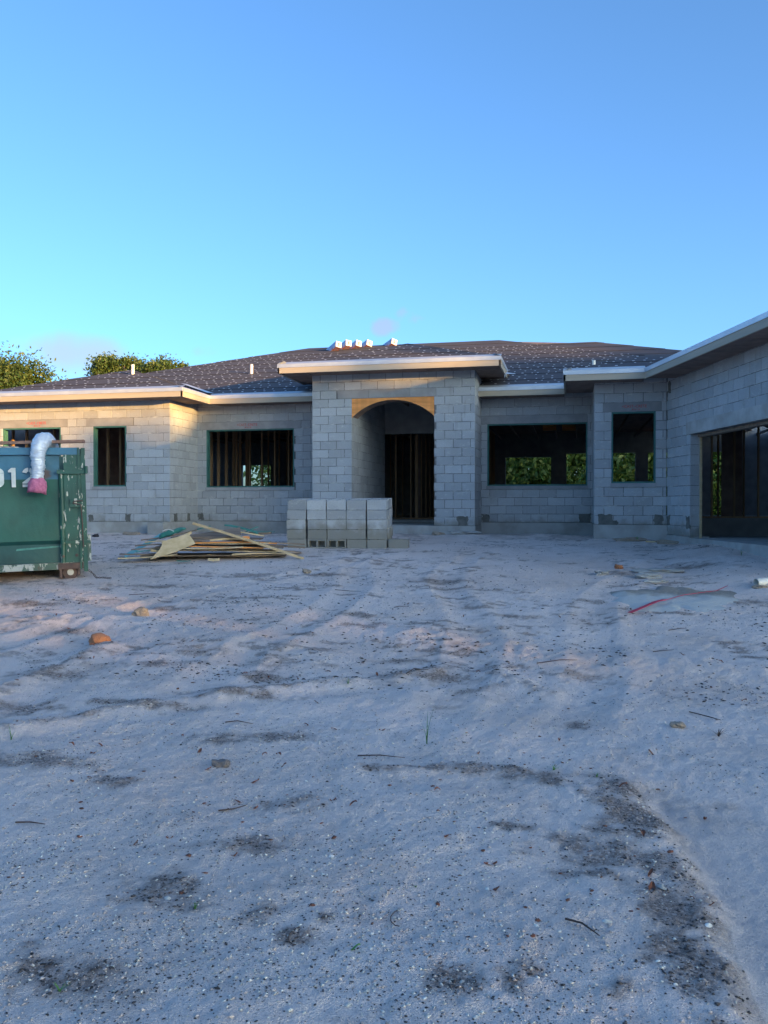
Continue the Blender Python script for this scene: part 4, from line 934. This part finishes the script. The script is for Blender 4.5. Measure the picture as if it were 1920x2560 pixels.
def strip(name, pts, wd, th, m, label, cat, lift=.01, group=None):
    c = Vector((pts[0][0], pts[0][1], 0)); b = MB(); q = []
    for p in pts: q.append(Vector((p[0], p[1], zat(p[0], p[1])+lift+(p[2] if len(p) > 2 else 0)))-c)
    for a, e in zip(q[:-1], q[1:]): b.bar(a, e, wd, th)
    return add(name, b.mesh(), m, None, Matrix.Translation(c), label=label, cat=cat, group=group)
strip('red_tape', [(.65, 10.0), (.85, 10.38, .02), (1.0, 10.7, .035), (1.12, 10.9, .03)], .05, .006, M_RED, 'red flat tape lying at the near edge of the pale concrete spill', 'tape', .03)
strip('red_string', [(1.12, 10.9, .02), (1.4, 11.3, .03), (1.7, 11.65, .02), (1.88, 11.85, 0), (2.06, 12.1)], .010, .005, M_RED, 'thin red string trailing off behind the concrete spill', 'string', .03)
b = MB(); pa, pb = Vector((2.40, 12.0, zat(2.4, 12)+.06)), Vector((3.6, 12.7, zat(3.6, 12.7)+.06)); b.tube([pa, pb], .055, 16, False); b.tube([pb, pa], .046, 16, False)
pp = add('pipe', b.mesh(smooth=True), M_PVC, None, label='white plastic pipe lying on the sand near the garage', cat='pipe')
rock('clod', 2.45, 11.93, .10, .05, .03, M_ROCK, 'brown soil clod beside the open pipe end', 'clod', 41)
# rubble at the foot of the walls
for i, (x, y, a, b_, hh, m_, lab) in enumerate(((-1.85, 20.35, .20, .12, .10, M_CONC, 'grey mortar rubble against the portico side'), (-.75, 20.3, .45, .2, .13, M_CONC, 'pale dumped mortar heap under the wide window'), (-.35, 20.0, .08, .05, .10, M_ROCK, 'upright broken shard beside the mortar heap'), (.25, 19.9, .22, .12, .06, M_CONC, 'flat mortar slab at the bump-out corner'), (1.2, 18.5, .28, .10, .06, M_ROCK, 'dark soil clods under the bump-out window'), (1.9, 17.9, .2, .1, .06, M_ROCK, 'dark soil clods at the garage corner'), (-3.0, 19.3, .14, .1, .06, M_ROCK, 'brown mortar lump before the entry pier'), (-2.4, 19.2, .35, .16, .07, M_CONC, 'low pale sand heap before the entry pier'), (-10.6, 18.9, .2, .1, .07, M_ROCK, 'dark soil clods under the tall narrow window'), (-11.3, 18.4, .08, .06, .06, M_CHIP, 'black plastic lump on the sand by the tall narrow window'))):
    rock('rubble', x, y, a, b_, hh, m_, lab, 'rubble', 60+i, amp=.5)
strip('wood_lath', [(-1.15, 19.9), (-.55, 20.02, .02)], .05, .02, M_PINE, 'pale lath lying before the dumped mortar heap', 'lath', .03)
strip('wood_lath', [(1.5, 18.2), (1.75, 18.15)], .05, .03, M_PINE, 'short pale lath on the ground below the bump-out', 'lath', .02)
# twigs, weeds, leaves
TW = [((-1.27, 4.95), (-.98, 4.97)), ((-2.12, 10.05), (-1.95, 10.1)), ((-1.75, 3.97), (-1.63, 4.06)), ((.82, 6.3), (1.0, 6.1)), ((-1.37, 7.0), (-1.2, 7.12)), ((-2.35, 5.45), (-2.15, 5.47)), ((-.02, 3.2), (.1, 3.1)), ((1.4, 15.2), (1.75, 15.3)), ((-.3, 7.55), (.05, 7.65)), ((.75, 8.25), (.95, 8.4)), ((-3.2, 11.2), (-2.8, 11.1)), ((-6.0, 10.6), (-5.6, 10.7)), ((-2.65, 3.6), (-2.5, 3.62)), ((-1.9, 13.7), (-1.4, 13.6)), ((1.0, 9.3), (1.2, 9.42))]
for i, (a, b_) in enumerate(TW):
    mx_, my_ = (a[0]+b_[0])/2+rnd.uniform(-.04, .04), (a[1]+b_[1])/2+rnd.uniform(-.03, .03); c = Vector((a[0], a[1], zat(*a)))
    pts = [Vector((x, y, zat(x, y)+.008+h_))-c for x, y, h_ in ((a[0], a[1], 0), (mx_, my_, rnd.uniform(.003, .015)), (b_[0], b_[1], .003))]
    add('twig', MB().tube(pts, [.0045, .004, .002], 6).mesh(), M_TWIG, None, Matrix.Translation(c), label='thin dark twig lying on the sand', cat='twig', group='twigs on the sand')
def curl(x, y, label):
    c = Vector((x, y, zat(x, y)+.006)); pts = [Vector((.05*math.cos(t*.35+2.2), .07*math.sin(t*.35+2.2), .002*(t % 2))) for t in range(8)]
    add('root', MB().tube(pts, .002, 5).mesh(), M_TWIG, None, Matrix.Translation(c), label=label, cat='root')
curl(-.62, 3.12, 'curled thin root lying on the speckled sand'); curl(-.95, 2.9, 'pale bent rootlet lying on the sand'); 
def weed(x, y, n, hgt, spread, label, seed):
    r = random.Random(seed); b = MB(); c = Vector((x, y, zat(x, y)-.005))
    for i in range(n):
        a = r.uniform(0, 6.28); s = spread*r.uniform(.3, 1); hh = hgt*r.uniform(.6, 1); wd = .004
        p = [Vector((math.cos(a)*s*t*t, math.sin(a)*s*t*t, hh*t)) for t in (0, .35, .7, 1)]
        sd = Vector((-math.sin(a), math.cos(a), 0)); v = []
        for k, q in enumerate(p): ww = wd*(1-k/3.2); v += [q-sd*ww, q+sd*ww]
        b.add(v, [(2*k, 2*k+1, 2*k+3, 2*k+2) for k in range(3)])
    return add('weed', b.mesh(), M_GRASS, None, Matrix.Translation(c), label=label, cat='weed')
weed(-.9, 5.28, 4, .26, .07, 'tall thin green weed standing alone on the sand', 1); weed(-3.57, 4.81, 5, .12, .06, 'small green weed sprig on the sand ridge end', 2)
weed(-.10, 4.93, 9, .035, .06, 'low green weed tuft on the dark debris streak', 3); weed(.14, 4.85, 8, .03, .05, 'second low weed tuft beside the dark debris streak', 4)
weed(-1.78, 6.62, 7, .06, .06, 'small weed tuft on the long sand ridge', 5); weed(1.35, 18.45, 14, .14, .10, 'grass tuft growing at the bump-out foundation', 6); weed(2.75, 14.9, 8, .12, .05, 'pale dry grass tuft beside the garage slab', 7)
weed(.93, 5.76, 22, .06, .09, 'dark dry root clump on the smooth sand', 8); bpy.data.objects['weed.007'].data.materials[0] = M_TWIG
weed(-.62, 3.37, 4, .02, .02, 'tiny green sprout on the speckled sand', 9); weed(-1.42, 3.0, 6, .03, .03, 'tiny green sprout on the shelly dark patch', 10); weed(-1.62, 2.42, 6, .03, .04, 'tiny green sprout in the broad dark patch', 11)
def leaf(x, y, L, m_, label, grp, rot, seed):
    r = random.Random(seed); b = MB(); n = 6; v = []
    for i in range(n+1):
        t = i/n; wd = L*.24*math.sin(math.pi*min(.97, t*.92+.04)); zc = .010+.012*math.sin(t*3+seed)
        v += [(t*L-L/2, -wd, zc+r.uniform(0, .006)), (t*L-L/2, 0, zc-.003), (t*L-L/2, wd, zc+r.uniform(0, .006))]
    f = []
    for i in range(n): f += [(3*i, 3*i+3, 3*i+4, 3*i+1), (3*i+1, 3*i+4, 3*i+5, 3*i+2)]
    add('dry_leaf' if m_ is M_DLEAF else 'green_leaf', b.add(v, f).mesh(), m_, None, Matrix.Translation((x, y, zat(x, y))) @ Matrix.Rotation(rot, 4, 'Z'), label=label, cat='leaf', group=grp)
lr = random.Random(3)
for i in range(70):
    y = math.exp(lr.uniform(math.log(3.3), math.log(11))); x = -.2*y+lr.uniform(-1, 1)*.48*y
    leaf(x, y, lr.uniform(.025, .05), M_DLEAF, 'small reddish brown dead leaf lying on the sand', 'dead leaves on the sand', lr.uniform(0, 6), i)
leaf(-.34, 3.63, .06, M_DLEAF, 'larger orange brown leaf on the speckled sand', None, .4, 91); leaf(.32, 3.54, .06, M_DLEAF, 'orange brown leaf at the edge of the dark bank', None, 1.4, 92)
leaf(-.74, 2.85, .035, M_GRASS, 'single round green leaf on the speckled sand', None, .3, 93)
# larger shells
sh = random.Random(9)
def shell(x, y, s, label, grp, rot):
    b = MB(); n = 12; v = [(0, 0, .45*s)]
    for j in (1, 2):
        for i in range(n):
            a = 2*math.pi*i/n; r_ = s*j/2*(1+.12*math.cos(a)); v.append((r_*math.cos(a), .72*r_*math.sin(a), .45*s*(1-(j/2)**2)))
    f = [(0, 1+i, 1+(i+1) % n) for i in range(n)]+[(1+i, 1+n+i, 1+n+(i+1) % n, 1+(i+1) % n) for i in range(n)]
    add('shell', b.add(v, f).mesh(smooth=True), M_SHELL, None, Matrix.Translation((x, y, zat(x, y)+.001)) @ Matrix.Rotation(rot, 4, 'Z') @ Matrix.Rotation(sh.uniform(-.3, .3), 4, 'X'), label=label, cat='shell', group=grp)
for x, y, s, lab in ((-1.57, 3.07, .016, 'white half shell at the edge of the shelly dark patch'), (.50, 3.31, .017, 'bright white shell on the channel bank'), (.13, 3.24, .020, 'round pale shell flat on the speckled sand'), (.36, 3.57, .022, 'chalky white shell lump above the channel bank')):
    shell(x, y, s, lab, None, sh.uniform(0, 6))
for i in range(46):
    y = math.exp(sh.uniform(math.log(2.5), math.log(5.5))); x = -.2*y+sh.uniform(-1, 1)*.46*y
    if channel(np.array([x]), np.array([y]))[0] > .3: continue
    shell(x, y, sh.uniform(.007, .013), 'small white shell lying on the sand', 'small shells on the sand', sh.uniform(0, 6))

# ------------------------------------------------------------------ trees
def leaf_mat(name, c1, c2):
    m, t, p, o = mat(name); g = G(t); r = g.n('ShaderNodeNewGeometry').outputs['Random Per Island']
    c = g.mix(r, c1, c2); g.col(p, c); p.inputs['Roughness'].default_value = .55
    tr = g.n('ShaderNodeBsdfTranslucent', {'Color': c}); ms = g.n('ShaderNodeMixShader', {0: .35, 1: p.outputs[0], 2: tr.outputs[0]}); t.links.new(ms.outputs[0], o.inputs[0]); return m
M_LEAF = leaf_mat('oak_leaves', (.045, .10, .02), (.11, .14, .035)); M_LEAF2 = leaf_mat('thicket_leaves', (.08, .18, .03), (.24, .27, .05)); M_BARK = simple('bark', (.13, .10, .08), (.08, .06, .05), .95, 6, stretch=(3, 3, .6), bump=.8)  # thicket leaves brightened and yellowed in place of sunlight on them
def leafcloud(cl, per, spread, size, seed):
    """cl: clump centres (n,3), each carrying many leaf quads"""
    r = np.random.default_rng(seed); n = len(cl)*per
    c = np.repeat(cl, per, 0)+r.normal(0, 1, (n, 3))*np.array([1, 1, .75])*np.repeat(spread*r.uniform(.6, 1.3, len(cl)), per)[:, None]
    u = r.normal(0, 1, (n, 3)); u /= np.linalg.norm(u, axis=1)[:, None]; q = r.normal(0, 1, (n, 3)); q -= u*(u*q).sum(1)[:, None]; q /= np.linalg.norm(q, axis=1)[:, None]
    s = size*r.uniform(.6, 1.3, n)[:, None]
    v = np.stack([c-u*s, c+q*s*.45, c+u*s, c-q*s*.45], 1).reshape(-1, 3)
    return v, np.arange(n*4).reshape(-1, 4)
def tree(x, y, H_, cw, cbase, label, seed, clumps=150, per=110, size=.12, material=None, squash=1.0):
    r = np.random.default_rng(seed); z0 = zat(x, y) if abs(x) < 60 else .95
    e = empty('tree', (x, y, z0), label, 'tree')
    ctr = np.array([x, y, z0+(H_+cbase)/2]); rz_ = (H_-cbase)/2
    lobes = r.normal(0, 1, (9, 3)); lobes /= np.linalg.norm(lobes, axis=1)[:, None]; lobes[:, 2] = np.abs(lobes[:, 2])*.9-.15
    cl = []
    while len(cl) < clumps:
        l = lobes[r.integers(9)]; d = r.normal(0, 1, 3); d /= np.linalg.norm(d)
        p = l*.66+d*.40*r.uniform(.3, 1)**.5
        cl.append(ctr+p*np.array([cw, cw, rz_*squash]))
    cl = np.array(cl); v, f = leafcloud(cl, per, .085*cw+.10, size, seed+1)
    b = MB(); top = Vector(ctr); b.tube([(x, y, z0-.2), (x+.1, y, z0+cbase*.6), (x, y+.1, z0+cbase+.4)], [.24, .19, .15], 9)
    for i in range(16):
        c = Vector(cl[i*len(cl)//16]); s = Vector((x, y+.1, z0+cbase+.3*r.uniform(-1, 1))); m_ = s.lerp(c, .5)+Vector((0, 0, .25)); b.tube([s, m_, c], [.10, .055, .018], 6)
    add('trunk', b.mesh(), M_BARK, e); add('crown', npmesh('crown', v, f), material or M_LEAF, e)
tree(-22.9, 30.0, 7.1, 2.9, 1.8, 'bushy green tree in evening sun rising behind the dumpster end of the roof', 31, 300, 190, .075)
tree(-21.4, 37.0, 8.2, 1.35, 5.0, 'slim sunlit tree top showing over the left wing roof ridge', 32, 80, 170, .075)
tree(-19.5, 37.5, 8.5, 1.7, 5.2, 'broader sunlit tree top showing beside the vent pipe over the roof', 33, 110, 180, .075)
# thicket seen through the rear openings: one mass of leaves
r = np.random.default_rng(77); n = 2600
cl = np.stack([r.uniform(-16, 16, n), r.uniform(39.5, 45, n), .9+r.uniform(0, 1, n)**1.1*5.6], 1); cl[:, 1] += .35*cl[:, 2]
v, f = leafcloud(cl, 45, .45, .16, 78)
add('rear_thicket', npmesh('thicket', v, f), M_LEAF2, kind='stuff', label='dense green thicket behind the house', cat='thicket')
# wood behind the camera that shades the lot from the low sun
dirh = Vector((sdir.x, sdir.y, 0)).normalized(); side_ = Vector((-dirh.y, dirh.x, 0))
r = np.random.default_rng(55); cl = []
while len(cl) < 3600:
    s = r.uniform(-50, 50); d_ = 56+r.uniform(-3, 3); top = 1.0+float(np.interp(s, [-50, -10, 2, 8.5, 10, 12, 14, 18, 50], [9.5, 10, 9.2, 8.8, 8.15, 8.7, 9.6, 10.4, 9.5]))+.35*math.sin(s*1.9); z = r.uniform(.3, 1)**.8*top
    if 2.5 < s < 7 and (abs(z-6.2-.2*math.sin(s*2.3)) < .7 and r.uniform() < .90 or abs(z-5.4+.12*math.sin(s*5)) < .25 and r.uniform() < .38): continue      # a gap under the crowns
    cl.append((dirh.x*d_+side_.x*s, dirh.y*d_+side_.y*s, z))
v, f = leafcloud(np.array(cl), 34, .45, .34, 56)
add('wood_edge', npmesh('wood', v, f), M_LEAF2, kind='stuff', label='edge of a wood across the lot', cat='wood')
